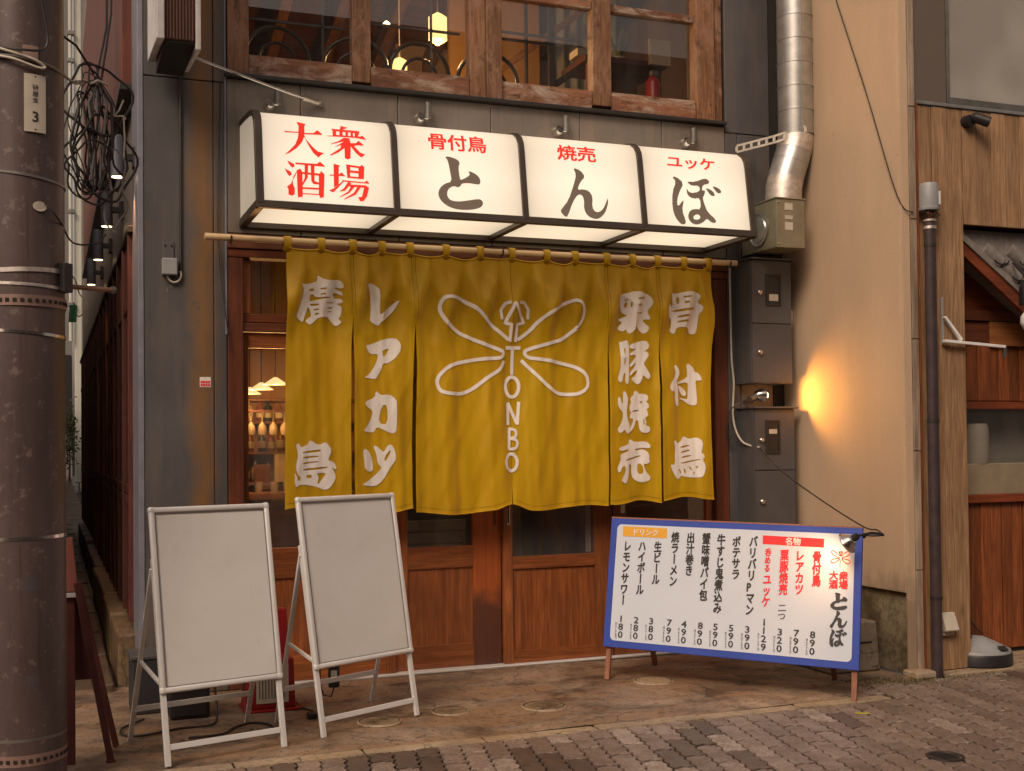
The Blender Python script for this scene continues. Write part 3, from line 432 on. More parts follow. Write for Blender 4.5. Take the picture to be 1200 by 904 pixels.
# wavy interlocking pavers
PW, PL, SK = .1085, .300, .212            # width, length, sideways drift of the courses
def paver_ring(inset, PL=PL):
    pts = []
    hw, hl = PW/2-inset, PL/2-inset-.0035
    def wav(t): return .0062*math.sin(t*2*math.pi*4)
    N = 25 if PL > .2 else 13
    for i in range(N): t = -1+2*i/(N-1); y = -hl*t*-1; pts.append((-hw+wav((y-hl)/.300), y))
    ew = [(-.5, .0), (0, .010), (.5, .0)]
    for a, b in ew: pts.append((a*hw, hl+b-.0 if a == 0 else hl+.006*(1 if a < 0 else -1)))
    for i in range(N): t = -1+2*i/(N-1); y = -hl*t; pts.append((hw+wav((y-hl)/.300), y))
    for a, b in ew[::-1]: pts.append((a*hw, -hl+(.010 if a == 0 else .006*(1 if a < 0 else -1))))
    return [(p[0]+SK*p[1], p[1]) for p in pts]
def paver_mesh(mb=None, ox=0, oy=0, oz=0, ln=PL):
    mb = mb or MB(); a = paver_ring(.0052, ln); b = paver_ring(.0078, ln); n = len(a)
    vs = [(ox+x, oy+y, oz-.03) for x, y in a]+[(ox+x, oy+y, oz-.0025) for x, y in a]+[(ox+x, oy+y, oz) for x, y in b]
    fs = [(k*n+i, k*n+(i+1) % n, (k+1)*n+(i+1) % n, (k+1)*n+i) for k in (0, 1) for i in range(n)]+[tuple(2*n+i for i in range(n))]
    return mb.add(vs, fs)
pm = paver_mesh(); pme = bpy.data.meshes.new('paver'); pme.from_pydata(pm.v, [], pm.f); pme.materials.append(M['paver'])
bm = bmesh.new(); bm.from_mesh(pme); bmesh.ops.recalc_face_normals(bm, faces=bm.faces); bm.to_mesh(pme); bm.free()
_pm = {PL: pme}
def pme_for(ln):
    if ln not in _pm:
        q = paver_mesh(ln=ln); me = bpy.data.meshes.new('paver'); me.from_pydata(q.v, [], q.f); me.materials.append(M['paver'])
        b_ = bmesh.new(); b_.from_mesh(me); bmesh.ops.recalc_face_normals(b_, faces=b_.faces); b_.to_mesh(me); b_.free(); _pm[ln] = me
    return _pm[ln]
pav = struct(obj('pavement', MB().box(-6, 12, -5.2, -1.28, -.09, -.011), M['joint']))
rest = MB()
rng = random.Random(3)
def in_view(x, y):
    v = Vector((x, y, 0))-cam.location; q = cam.matrix_world.to_3x3().inverted() @ v
    if q.z > -.1: return False
    px = 600+1407*q.x/-q.z; py = 491-1407*q.y/-q.z
    return -25 < px < 1225 and py < 925
cands = []
for c_ in range(-60, 130):
    for r_ in range(-2, 14):
        cy = -1.735-PL/2-r_*PL+(PL*.5 if c_ % 2 else 0)+ (.35 if False else 0)
        cx = c_*PW + SK*(cy+1.7)
        lim = -1.725 if cx < 4.24 else -1.36
        ln = PL
        if cy+PL/2 > lim:
            ln = lim-(cy-PL/2)
            if ln < .05: continue
            cy = lim-ln/2; cx = c_*PW + SK*(cy+1.7)
        if cx < -5.5 or cx > 11: continue
        cands.append((cx, cy, round(ln, 3)))
vis = [p for p in cands if in_view(p[0], p[1])]
vis.sort(key=lambda p: (p[0])**2+(p[1]+7.07)**2)
vset = set(vis[:298])
for (cx, cy, ln) in cands:
    if (cx-3.68)**2+(cy+2.79)**2 < .002: pass
    z = rng.uniform(.000, .004)
    if (cx, cy, ln) in vset:
        o = bpy.data.objects.new('paver', pme_for(ln)); COL.objects.link(o); o.location = (cx, cy, z)
        o.rotation_euler = (rng.uniform(-.008, .008), rng.uniform(-.012, .012), 0); put(o, pav, True)
        t = rng.random(); d = rng.random()
        # a band of mixed dark and pale stones along the kerb, even browns elsewhere
        near = cx < 3.15 and cy > -2.75
        o['tone'] = (rng.choice([.03, .08, .15, .4, .6, .7, .8, 1.0]) if near else (rng.uniform(.33, .72) if d > .12 else rng.choice([.18, .95])))
    else: paver_mesh(rest, cx, cy, z, ln)
ro_ = obj('paving_beyond', rest, M['paverfar'], pav); ro_['kind'] = 'stuff'
# edging slab before the neighbour
struct(obj('edging_slab', MB().box(4.97, 8.0, -1.345, -1.235, -.06, .012), M['kerb'], bev=.006))

# ================================================================== TAVERN BUILDING
TB = thing('tavern_building', 'narrow grey metal clad tavern front with brown timber doors and worn upstairs windows', 'building', (2.6, .2, 0))
def panel(name, d, mat=None, bev=.004): return B(name, d, mat or M['facade'], TB, bev)
# dark backing behind the cladding joints
B('backing_wall', (.52, .955, .035, .16, 0, 6), M['dark'], TB, 0)
B('backing_wall', (.955, 4.31, .035, .13, 2.64, 3.54), M['dark'], TB, 0)
B('backing_wall', (4.31, 4.79, .035, .16, 0, 6), M['dark'], TB, 0)
for (x0, x1, z0, z1) in ((.503, .889, 0, 3.515), (.503, .889, 3.521, 6), (.893, .963, 0, 3.515), (.893, .963, 3.521, 6)):
    panel('wall_panel', (x0, x1, 0, .03, z0, z1))
js = [.967, 1.40, 2.0, 2.605, 3.22, 3.82, 4.305]
for a, b in zip(js, js[1:]): panel('wall_panel', (a+.002, b-.002, 0, .03, 2.645, 3.545), M['facade_lit'])
for (x0, x1, z0, z1) in ((4.309, 4.40, 0, 3.505), (4.404, 4.66, 0, 3.505), (4.309, 4.66, 3.511, 6)): panel('wall_panel', (x0, x1, 0, .03, z0, z1), M['facade'])
panel('wall_panel', (.967, 4.305, 0, .03, 4.97, 6), M['facade_lit'])
B('corner_trim', (.472, .502, -.006, .5, 0, 6), M['trim'], TB, .002)
B('corner_trim', (.955, .966, -.008, .03, 2.05, 6), M['trim'], TB, .002)
B('downpipe_recess', (4.665, 4.75, .0, .03, 0, 6), M['dark'], TB, 0)
# alley side of the building
B('side_wall', (.49, .56, .5, 12.5, 2.72, 8), M['facade_lit'], TB, 0)
B('side_wall', (.50, .56, .5, 12.5, 0, .36), M['alleyc'], TB, 0)
B('side_canopy_edge', (.44, .52, .42, 12.3, 2.69, 2.73), M['darkmetal'], TB, .003)
y = .52; k = 0
while y < 12:
    L_ = .62; B('side_timber_panel', (.465, .51, y, y+L_-.02, .36, 2.69), M['alleywood'], TB, .004)
    B('side_timber_post', (.445, .48, y-.035, y+.03, .36, 2.69), M['alleywood'], TB, .003)
    for zz in (1.05, 1.12, 2.25): B('side_timber_rail', (.452, .475, y+.03, y+L_-.04, zz, zz+.05), M['alleywood'], TB, .003)
    y += L_; k += 1
y = .5
while y < 9:
    B('shutter_board', (.415, .49, y, y+.145, 3.6, 6.5), M['framewood'], TB, .004); y += .15
B('shutter_sill', (.40, .50, .47, 9.1, 3.56, 3.6), M['darkmetal'], TB, .003)
# rear, roof and interior shell
B('rear_wall', (.5, 4.8, 5.6, 5.75, 0, 8), M['farwall'], TB, 0)
B('interior_floor', (.56, 4.75, .12, 5.6, 2.95, 3.12), M['inwood'], TB, 0)
B('interior_floor', (.56, 4.75, .12, 5.6, -.04, .004), M['inwood'], TB, 0)
B('interior_wall', (4.76, 4.9, .16, 5.6, 0, 2.95), M['inwood'], TB, 0)
B('interior_wall', (5.3, 5.4, .3, 5.6, 3.12, 6.2), M['pinkwall'], TB, 0)
B('interior_wall', (4.70, 5.3, .10, .16, 3.12, 6.2), M['pinkwall'], TB, 0)
B('interior_wall', (.56, 5.3, 4.2, 4.3, 3.12, 4.9), M['inwood'], TB, 0)
B('interior_wall', (3.0, 5.3, 3.6, 3.7, 3.12, 6.0), M['pinkwall'], TB, 0)
B('interior_partition', (3.1, 3.9, 2.3, 2.36, 3.12, 5.3), M['orangewall'], TB, 0)
B('roof_slab', (.5, 5.4, .1, 5.7, 6.2, 6.35), M['farwall'], TB, 0)
for k in range(8):
    obj('ceiling_beam', MB().bar((.9+.48*k, .25, 6.0), (.9+.48*k, 4.2, 4.75), .09, .14), M['inbeam'], TB, .004)
obj('ceiling_boarding', MB().add([(.56, .2, 6.15), (4.9, .2, 6.15), (4.9, 4.3, 4.9), (.56, 4.3, 4.9)], [(0, 1, 2, 3)]), M['inwood'], TB)
# -------- upstairs window
WS = B('window_sill', (.955, 4.30, -.045, .05, 3.55, 3.573), M['darkmetal'], TB, .004)
WN = B('upstairs_window', (.967, 4.285, .0, .10, 4.86, 4.965), M['winwoodx'], TB, .004)
def wp(name, d, mat): return B(name, d, M[mat], WN, .004)
for (a, b, y0) in ((.972, 1.094, -.03), (2.464, 2.568, -.02), (2.572, 2.676, -.03), (4.078, 4.215, -.03), (4.218, 4.283, -.01)):
    wp('stile', (a, b, y0, .07, 3.574, 4.9), 'winwood')
for (a, b, y0) in ((1.717, 1.83, -.005), (3.314, 3.444, -.02)):
    wp('stile', (a, b, y0, .07, 3.60, 4.86), 'winwood')
for (a, b, y0) in ((1.096, 1.715, .0), (1.832, 2.462, -.012), (2.678, 3.312, .0), (3.446, 4.076, -.012)):
    wp('bottom_rail', (a, b, y0, .06, 3.574, 3.70), 'winwoodx')
    wp('top_rail', (a, b, y0, .06, 4.80, 4.86), 'winwoodx')
for (a, b) in ((2.678, 3.312), (3.446, 4.076)):
    wp('middle_rail', (a, b, .0, .05, 4.235, 4.283), 'winwoodx')
for (a, b) in ((1.096, 1.715), (1.832, 2.462), (2.678, 3.312), (3.446, 4.076)):
    B('pane', (a, b, .028, .033, 3.70, 4.80), M['glass'], WN, 0)
# slim dark bars of the inner sashes
for (a, b, zc) in ((1.10, 1.71, 3.965), (1.84, 2.46, 4.02), (2.69, 3.31, 4.07), ):
    B('inner_bar', (a, b, .16, .175, zc, zc+.014), M['darkmetal'], WN, 0)
for xc in (1.565, 2.262):
    B('inner_bar', (xc, xc+.014, .16, .175, 3.70, 4.85), M['darkmetal'], WN, 0)

# -------- ground floor timber front
B('lintel', (.967, 4.305, -.012, .12, 2.555, 2.640), M['framewoodx'], TB, .004)
B('lintel', (.967, 4.305, .0, .12, 2.505, 2.552), M['redplankx'], TB, .003)
B('transom_rail', (1.06, 4.20, .02, .12, 2.075, 2.125), M['framewoodx'], TB, .004)
B('transom_rail', (1.06, 4.20, .035, .11, 2.13, 2.178), M['redplankx'], TB, .003)
B('post', (.968, 1.058, .0, .12, 0, 2.50), M['framewood'], TB, .004)
B('post', (4.205, 4.302, .0, .12, 0, 2.50), M['framewood'], TB, .004)
for a in (1.06, 1.98, 2.90, 3.82): B('transom_stile', (a, a+.045, .035, .11, 2.18, 2.503), M['redplank'], TB, .003)
for a, b in ((1.107, 1.978), (2.027, 2.898), (2.947, 3.818), (3.867, 4.203)): B('transom_pane', (a, b, .07, .074, 2.178, 2.505), M['glass'], TB, 0)
def door(name, x0, x1, yf, sl, sr, pb, pt, gt, label=None, top=2.07):
    d = B(name, (x0, x0+sl, yf, yf+.04, .012, top), M['doorwood'], TB, .003); sw = M['doorscuff'] if label else M['doorwood']
    if label: d['label'] = label
    B('stile', (x1-sr, x1, yf, yf+.04, .012, top), sw, d, .003)
    a, b = x0+sl, x1-sr
    B('bottom_rail', (a, b, yf+.002, yf+.038, .012, pb), M['doorwoodx'], d, .003)
    B('middle_rail', (a, b, yf+.002, yf+.038, pt, gt), M['doorwoodx'], d, .003)
    B('top_rail', (a, b, yf+.002, yf+.038, top-.09, top), M['doorwoodx'], d, .003)
    B('panel', (a-.004, b+.004, yf+.016, yf+.028, pb-.004, pt+.004), M['doorpanel'], d, 0)
    B('pane', (a-.004, b+.004, yf+.018, yf+.023, gt-.004, top-.086), M['glass_d'], d, 0)
    return d
dl = door('sliding_door', 1.98, 2.676, .085, .082, .185, .155, .630, .765, 'left sliding door with a dark scuff on its closing stile')
dr = door('sliding_door', 2.680, 3.44, .045, .062, .124, .090, .605, .685)
door('side_window_panel', 1.062, 1.972, .045, .03, .06, .16, .62, .80)
door('side_window_panel', 3.452, 4.20, .050, .10, .05, .155, .63, .765)
hm = MB(); hm.box(2.655, 2.680, .041, .0445, .885, 1.03); obj('finger_pull', MB().box(2.700, 2.722, .036, .0445, .885, 1.03), M['chrome'], dr, .004)
obj('finger_pull', MB().box(2.625, 2.645, .079, .0845, .885, 1.03), M['framewood'], dl, .004)
B('pull_recess', (2.706, 2.716, .034, .0355, .90, 1.015), M['dark'], dr, 0)
B('white_edge_strip', (3.275, 3.312, .10, .105, .69, 1.98), M['wcable'], dr, 0)
B('door_stile_bar', (3.50, 3.515, -.0, .04, .94, 1.3), M['wcable'], TB, .003)
B('threshold', (1.06, 4.20, .0, .13, .0, .011), M['alu'], TB, .002)
B('threshold', (1.06, 4.20, -.02, .0, .002, .006), M['steel'], TB, 0)
for x_, z_, w_, h_ in ((.770, 2.215, .012, .02), (.790, 2.235, .016, .008), (.772, 2.165, .010, .012), (.795, 2.19, .014, .02), (.80, 2.12, .008, .010), (.772, 2.085, .010, .010), (.640, 2.31, .02, .018), (.625, 2.285, .012, .024)):
    B('tape_residue', (x_, x_+w_, -.0012, .0, z_, z_+h_), M['darksteel'], TB, 0)
B('sticker', (.809, .871, -.002, 0, 1.745, 1.803), M['whiteprint'], TB, 0)
sb = MB()
for k in range(4): sb.box(.814+.0137*k, .825+.0137*k, -.0035, -.002, 1.75, 1.764); sb.box(.814+.0137*k, .825+.0137*k, -.0035, -.002, 1.768, 1.781)
obj('sticker_print', sb, M['red'], TB)

# -------- beige neighbour wall and timber clad neighbour
NB = thing('neighbour_building', 'beige rendered and cedar clad house projecting to the right of the tavern', 'building', (5.6, -.6, 0))
B('rendered_side_wall', (4.755, 4.80, -1.225, .6, .488, 7), M['beige'], NB, .004)
obj('concrete_base', MB().box(4.785, 4.84, -1.21, .6, 0, .49), M['moss'], NB, .004)
B('corner_board', (4.757, 4.815, -1.243, -1.226, .0, 7), M['beige'], NB, .002)
for z0, z1 in ((.01, .62), (.625, 1.33), (1.335, 2.0), (2.005, 2.72), (2.725, 3.4), (3.405, 7)):
    B('corner_board', (4.818, 4.862, -1.252, -1.226, z0, z1), M['plank'] if False else mat_wood('grey_corner_timber', (.20, .15, .11), (.46, .36, .27), 'z', .8, 14) if z0 < .1 else bpy.data.materials['grey_corner_timber'], NB, .003)
B('corner_bead', (4.864, 4.872, -1.262, -1.23, .0, 3.43), M['redplank'], NB, .002)
x = 4.876; n_ = 0
while x < 7.0:
    wd = .1165 if x < 5.2 else .112
    z0 = .015 if x < 5.2 else 2.715
    if x > 6.6: z0 = .015
    B('cladding_plank', (x+.0025, min(x+wd, 9)-.0025, -1.238-.003*(n_ % 2), -1.215, z0, 3.42), M['plank'], NB, .0025); x += wd; n_ += 1
B('plank_backing', (4.87, 5.226, -1.21, -1.17, 0, 3.4), M['dark'], NB, 0)
B('plank_backing', (5.226, 7.1, -1.21, -1.17, 2.72, 3.4), M['dark'], NB, 0)
B('reveal_board', (5.221, 5.228, -1.21, -.94, .02, 2.715), M['plank'], NB, .001)
B('upper_flashing', (4.875, 7.1, -1.25, -1.2, 3.425, 3.445), M['steel'], NB, .002)
B('rough_pier', (4.876, 5.115, -1.235, -1.19, 3.447, 7), M['roughgrey'], NB, .003)
B('window_frame', (5.118, 5.14, -1.24, -1.19, 3.447, 7), M['darksteel'], NB, .002)
B('frosted_pane', (5.14, 6.9, -1.222, -1.215, 3.49, 7), M['frost'], NB, 0)
B('window_frame', (5.14, 6.9, -1.24, -1.19, 3.447, 3.49), M['darksteel'], NB, .002)
B('frosted_pane', (5.52, 6.9, -1.214, -1.21, 3.82, 4.1), M['roughgrey'], NB, 0)
# recessed red timber front
yb = -.95
B('recess_board', (5.226, 7.1, yb+.02, yb+.08, 0, 1.04), M['dark'], NB, 0); B('recess_board', (5.226, 7.1, yb+.02, yb+.08, 1.595, 2.72), M['dark'], NB, 0)
x = 5.23; k = 0
while x < 7:
    B('red_slat', (x+.003, x+.083, yb-.004+.003*(k % 2), yb+.02, .05, .99), M['redplank'], NB, .004)
    B('red_slat', (x+.003, x+.083, yb-.004+.003*(k % 2), yb+.02, 1.645, 2.0), M['redplank'], NB, .004); x += .086; k += 1
B('red_sill', (5.23, 7, yb-.035, yb+.02, .992, 1.045), M['redplankx'], NB, .004)
B('red_beam', (5.23, 7, yb-.02, yb+.02, 1.592, 1.64), M['redplankx'], NB, .004)
B('red_beam', (5.23, 7, yb-.03, yb+.02, 2.16, 2.23), M['inwood'], NB, .004)
B('red_beam', (5.23, 7, yb-.01, yb+.02, 2.232, 2.45), M['redplankx'], NB, .004)
B('red_beam', (5.23, 7, yb-.01, yb+.02, 2.005, 2.155), M['inwood'], NB, .004)
B('brown_board', (5.66, 7, yb-.03, yb-.012, 2.0, 2.155), mat_wood('brown_board', (.30, .11, .035), (.40, .16, .055), 'x', .5, 6), NB, .003)
B('recess_pane', (5.23, 7, yb+.0, yb+.006, 1.045, 1.592), M['glass'], NB, 0)
B('inside_grey_screen', (5.232, 7, yb+.20, yb+.22, 1.042, 1.60), mat_plain('inside_grey_screen', (.20, .185, .17), .7), NB, 0)
B('recess_header', (5.226, 7.1, -1.20, -.93, 2.72, 2.76), M['redplankx'], NB, .003)
B('recess_floor', (5.226, 7.1, -1.23, -.9, -.02, .02), M['kerb'], NB, .003)
ct = obj('ledge_box', MB().box(5.50, 6.4, yb+.03, yb+.18, 1.042, 1.24), mat_plain('dull_ledge', (.36, .29, .19), .8), NB, .004)
obj('cream_canister', MB().lathe([(0, 1.27), (.075, 1.27), (.08, 1.3), (.08, 1.5), (.07, 1.53), (0, 1.53)], (5.64, yb+.10, -.03), 20), mat_plain('dull_canister', (.30, .27, .22), .7), NB, smooth='auto')
# little tiled canopy inside the opening
TC = thing('tiled_canopy', 'small grey tiled canopy with red fascia in the opening at the upper right', 'canopy', (5.5, -1.05, 2.4))
sl_ = -.70
def cz(x): return 2.69+sl_*(x-5.25)
obj('fascia', MB().prism([(5.25, cz(5.25)-.01), (6.5, cz(6.5)-.05+.04), (6.5, cz(6.5)-.16), (5.25, cz(5.25)-.13)], 'y', -1.17, -1.145), M['redplankx'], TC, .003)
obj('roof_deck', MB().prism([(5.25, cz(5.25)), (6.2, cz(6.2)), (6.2, cz(6.2)-.05), (5.25, cz(5.25)-.05)], 'y', -1.185, -.94), M['tile'], TC, .003)
obj('tiled_face', MB().prism([(5.262, 2.700), (6.5, 2.700), (6.5, cz(6.5)+.01), (5.262, cz(5.262)+.002)], 'y', -1.165, -1.12), M['tile'], TC, .003)
dx_, dz_ = 1/math.hypot(1, sl_), sl_/math.hypot(1, sl_)
for row in range(5):
    for k in range(7):
        bx = 5.31+row*.20+k*.17*dx_; bz = cz(5.30+k*.17*dx_)+.035+row*.0
        if bz > 2.67 or bx > 6.4: continue
        if cz(bx) > bz-.02 and row: pass
        ex_, ez_ = bx+.155*dx_, bz+.155*dz_
        obj('roof_tile', MB().tube([(bx, -1.142, bz), (ex_, -1.146, ez_)], .052, 16), M['tile'], TC, 0, smooth='auto')
        obj('tile_lip', MB().tube([(ex_+.055*math.cos(t)-.02, -1.200, ez_+.026*math.sin(t)+.012) for t in [math.pi+i*math.pi/10 for i in range(11)]], .0045, 6), M['dark'], TC, 0)

# -------- alley
struct(obj('alley_path', MB().prism([(.3, -.03), (2, .0), (34, .52), (34, -.2), (.3, -.2)], 'x', -.8, .6), M['alleyc']))
as_ = thing('alley_step', 'rough tan stone ledge along the foot of the alley wall', 'ledge', (.43, 2, 0))
y = .35; k = 0
while y < 9:
    L_ = .8+.3*((k*7) % 3); z = .30+.012*y+random.uniform(-.02, .02)
    obj('stone', MB().box(.375+random.uniform(-.012, .012), .50, y, y+L_-.02, -.02, z), M['tan'] if k < 4 else M['alleyc'], as_, .02, seg=3); y += L_; k += 1
al = thing('alley_drain_cover', 'long brown concrete gutter strip running up the alley', 'gutter', (.3, 4, 0))
y = .2
while y < 14:
    obj('gutter_slab', MB().box(.235, .345, y, y+.98, -.05, .05+.012*y), M['alleyc'], al, .01); y += 1.0
# far end
fb = thing('far_building', 'plain grey building closing the far end of the alley', 'building', (1.5, 33, 0))
obj('wall', MB().box(.93, 6, 32, 36, 0, 18), M['farwall'], fb)
obj('wall_ledge', MB().box(.93, 6, 31.9, 32, 9.4, 9.6), M['darkmetal'], fb)
obj('wall', MB().box(-3, .70, 34, 36, 0, 18), M['farwall'], fb)
obj('window', MB().box(.45, .66, 33.9, 34, 2.0, 4.4), M['dark'], fb)
pc = thing('white_column', 'tall pale downpipe column standing at the far end of the alley', 'column', (.81, 30, .5))
obj('shaft', MB().box(.705, .915, 29.9, 30.1, .4, 15.2), M['whitewall'], pc, .03)
obj('pipe', MB().cyl((.60, 29.8, 4.5), (.60, 29.8, 15), .055, 12), M['whitewall'], pc, smooth='auto')
for z in (5.5, 8.2, 11, 12.6, 13.4): obj('pipe_clamp', MB().box(.53, .70, 29.72, 29.9, z, z+.12), M['darksteel'], pc, .01)
pl_ = thing('alley_shrub', 'small yellow green shrub glimpsed at the far end of the alley', 'shrub', (.55, 29, .5))
lm = MB()
for k in range(420):
    p = Vector((.54+rng.gauss(0, .12), 29+rng.gauss(0, .2), 1.75+rng.gauss(0, .42))); d = Vector((rng.gauss(0, 1), rng.gauss(0, 1), rng.gauss(0, 1))).normalized()*.07; e = d.orthogonal().normalized()*.03
    lm.add([p-d, p+e, p+d, p-e], [(0, 1, 2, 3)])
obj('foliage', lm, M['leaf'], pl_); obj('stem', MB().tube([(.54, 29, .45), (.55, 29, 1.0), (.54, 29, 1.7)], [.03, .022, .012], 6), M['inwood'], pl_)
# left neighbour wall hidden mostly by the pole
ln = thing('left_neighbour_wall', 'dark plastered wall of the house on the left of the alley', 'wall', (-1.5, 8, 0))
obj('wall', MB().box(-5, -.35, .6, 28, 0, 4.2), M['farwall'], ln)

# house across the street (behind the camera): it is what the upper panes and the glossy boards mirror
ob_ = thing('opposite_house', 'dark three storey house across the street mirrored in the upstairs panes', 'building', (3, -15, 0))
obj('wall', MB().box(-16, 22, -20, -15.0, 0, 9.2), M['roughgrey'], ob_)
obj('parapet', MB().box(-16, 22, -15.1, -14.9, 9.2, 9.45), M['darkmetal'], ob_)
for k in range(9):
    for z in (1.0, 4.0, 6.8): obj('window', MB().box(-14+4*k, -12.2+4*k, -15.0, -14.95, z, z+1.5), M['frost'], ob_)
for k, (y0, z0) in enumerate(((-9, 8.0), (-9.3, 8.25), (-9.6, 8.5), (-8.7, 7.3))):
    P = [(-18+2.4*i, y0+.06*i, z0-.5*math.sin(math.pi*i/16)+.18*i) for i in range(17)]
    o_ = tag(obj('overhead_wire', MB().tube(P, .018, 6), M['cable'], smooth='auto'), ['lowest overhead wire across the street mirrored in the panes', 'second overhead wire across the street', 'third overhead wire across the street', 'highest overhead wire across the street'][[1, 2, 3, 0][k]], 'wire', 'overhead wires above the street')

# ================================================================== LIT SIGN
sign = thing('lightbox_sign', 'long lit white sign box with brown ribs and brush lettering above the entrance', 'sign', (2.59, -.3, 2.7))
prof = [(-.62, 2.70), (-.557, 3.12), (-.545, 3.165), (-.52, 3.20), (-.47, 3.232), (-.38, 3.25), (-.2, 3.27), (-.012, 3.285)]
def sign_y(z):
    for (y0, z0), (y1, z1) in zip(prof, prof[1:]):
        if z <= z1: return y0+(y1-y0)*(z-z0)/(z1-z0)
    return -.5
ribs = [1.045, 1.815, 2.588, 3.362, 4.138]
for a, b in zip(ribs, ribs[1:]):
    mb = MB(); n = len(prof)
    xs = [a+.018, b-.018]
    mb.add([(x, y, z) for x in xs for (y, z) in prof], [(i, i+1, n+i+1, n+i) for i in range(n-1)])
    obj('lit_panel', mb, M['signface'], sign, smooth='auto')
    obj('underside_panel', MB().add([(a+.014, -.60, 2.706), (b-.014, -.60, 2.706), (b-.014, -.03, 2.706), (a+.014, -.03, 2.706)], [(0, 3, 2, 1)]), M['signunder'], sign)
for side, xx in (('x', 1.043), ('x', 4.140)):
    obj('end_panel', MB().add([(xx, y, z) for y, z in prof]+[(xx, -.012, 2.70)], [tuple(range(len(prof)+1))]), M['signface'], sign)
def offset_prof(d):
    out = []
    for i, (y, z) in enumerate(prof):
        a = prof[max(i-1, 0)]; b = prof[min(i+1, len(prof)-1)]
        t = Vector((b[0]-a[0], b[1]-a[1])).normalized(); out.append((y-t.y*d, z+t.x*d))
    return out
op = offset_prof(.012); ip = offset_prof(-.02)
for k, x in enumerate(ribs):
    wd = .019
    mb = MB(); n = len(op)
    x0, x1 = (x-wd, x+wd)
    if k == 0: x0, x1 = x-.008, x+.034
    if k == 4: x0, x1 = x-.034, x+.008
    mb.prism(op+ip[::-1], 'x', x0, x1)
    obj('rib', mb, M['signframe'], sign, .003)
    obj('lower_rib', MB().box(x0, x1, -.60, -.015, 2.678, 2.705), M['signframe'], sign, .003)
obj('front_rail', MB().prism([(-.634, 2.680), (-.628, 2.721), (-.605, 2.721), (-.59, 2.680)], 'x', 1.037, 4.147), M['signframe'], sign, .003)
obj('back_rail', MB().box(1.037, 4.147, -.045, .0, 2.672, 2.706), M['signframe'], sign, .003)
obj('end_rail', MB().box(1.034, 1.048, -.61, -.03, 2.675, 2.72), M['signframe'], sign, .002)
obj('end_rail', MB().box(4.136, 4.150, -.61, -.03, 2.675, 2.72), M['signframe'], sign, .002)
obj('lighting_tray', MB().box(1.06, 4.12, -.03, -.012, 2.706, 3.27), M['white'], sign, 0)

# ------------------------------------------------------------------ glyph tools
_cache = {}
def poly_mesh2d(polys):
    """polys: list of parts, part = [outer, hole...] -> (verts2d, tris)"""
    V = []; F = []
    for pi, part in enumerate(polys):
        cu = bpy.data.curves.new('g', 'CURVE'); cu.dimensions = '2D'; cu.fill_mode = 'FRONT'
        for ring in part:
            sp = cu.splines.new('POLY'); sp.points.add(len(ring)-1); sp.use_cyclic_u = True
            for p, (x, y) in zip(sp.points, ring): p.co = (x, y, 0, 1)
        o = bpy.data.objects.new('g', cu); me = bpy.data.meshes.new_from_object(o)
        k = len(V); V += [(v.co.x, v.co.y, pi) for v in me.vertices]; F += [tuple(i+k for i in p.vertices) for p in me.polygons]
        bpy.data.objects.remove(o); bpy.data.curves.remove(cu); bpy.data.meshes.remove(me)
    return V, F
def smooth_ring(ring, it=1):
    for _ in range(it):
        out = []; n = len(ring)
        for i in range(n):
            a, b = ring[i], ring[(i+1) % n]
            out += [(a[0]*.75+b[0]*.25, a[1]*.75+b[1]*.25), (a[0]*.25+b[0]*.75, a[1]*.25+b[1]*.75)]
        ring = out
    return ring
def text_mesh2d(ch, bold=.02):
    k = (ch, bold)
    if k not in _cache:
        cu = bpy.data.curves.new('t', 'FONT'); cu.body = ch; cu.resolution_u = 2
        o = bpy.data.objects.new('t', cu); COL.objects.link(o)
        me = bpy.data.meshes.new_from_object(o.evaluated_get(bpy.context.evaluated_depsgraph_get()))
        V = []; F = []     # stroke weight: the glyph struck several times with a small shift
        ring_ = [(0, 0)]+([(math.cos(a)*bold, math.sin(a)*bold*.8) for a in [R(20+60*i) for i in range(6)]] if bold else [])
        for i, (dx, dy) in enumerate(ring_):
            k0 = len(V); V += [(v.co.x+dx, v.co.y+dy, i*.13) for v in me.vertices]; F += [tuple(q+k0 for q in p.vertices) for p in me.polygons]
        _cache[k] = (V, F)
        bpy.data.objects.remove(o); bpy.data.curves.remove(cu)
    return _cache[k]
def grid_cut(V, F, step, xr=None):
    bm = bmesh.new(); vs = [bm.verts.new(v) for v in V]
    for f_ in F:
        try: bm.faces.new([vs[i] for i in f_])
        except ValueError: pass
    xs = [v.co.x for v in bm.verts]; ys = [v.co.y for v in bm.verts]
    for ax, lo, hi in ((0, min(xs), max(xs)), (1, min(ys), max(ys))):
        t = math.ceil(lo/step)*step
        while t < hi:
            co = [0, 0, 0]; co[ax] = t; no = [0, 0, 0]; no[ax] = 1
            bmesh.ops.bisect_plane(bm, geom=bm.verts[:]+bm.edges[:]+bm.faces[:], plane_co=co, plane_no=no, dist=1e-6); t += step
    bm.verts.index_update()
    V = [tuple(v.co) for v in bm.verts]; F = [tuple(v.index for v in f_.verts) for f_ in bm.faces]; bm.free(); return V, F
def decal(name, V, F, fn, mat, parent, local=False):
    me = bpy.data.meshes.new(name); me.from_pydata([fn(*v) for v in V], [], F); me.materials.append(mat)
    o = bpy.data.objects.new(name, me); COL.objects.link(o); put(o, parent, local); return o
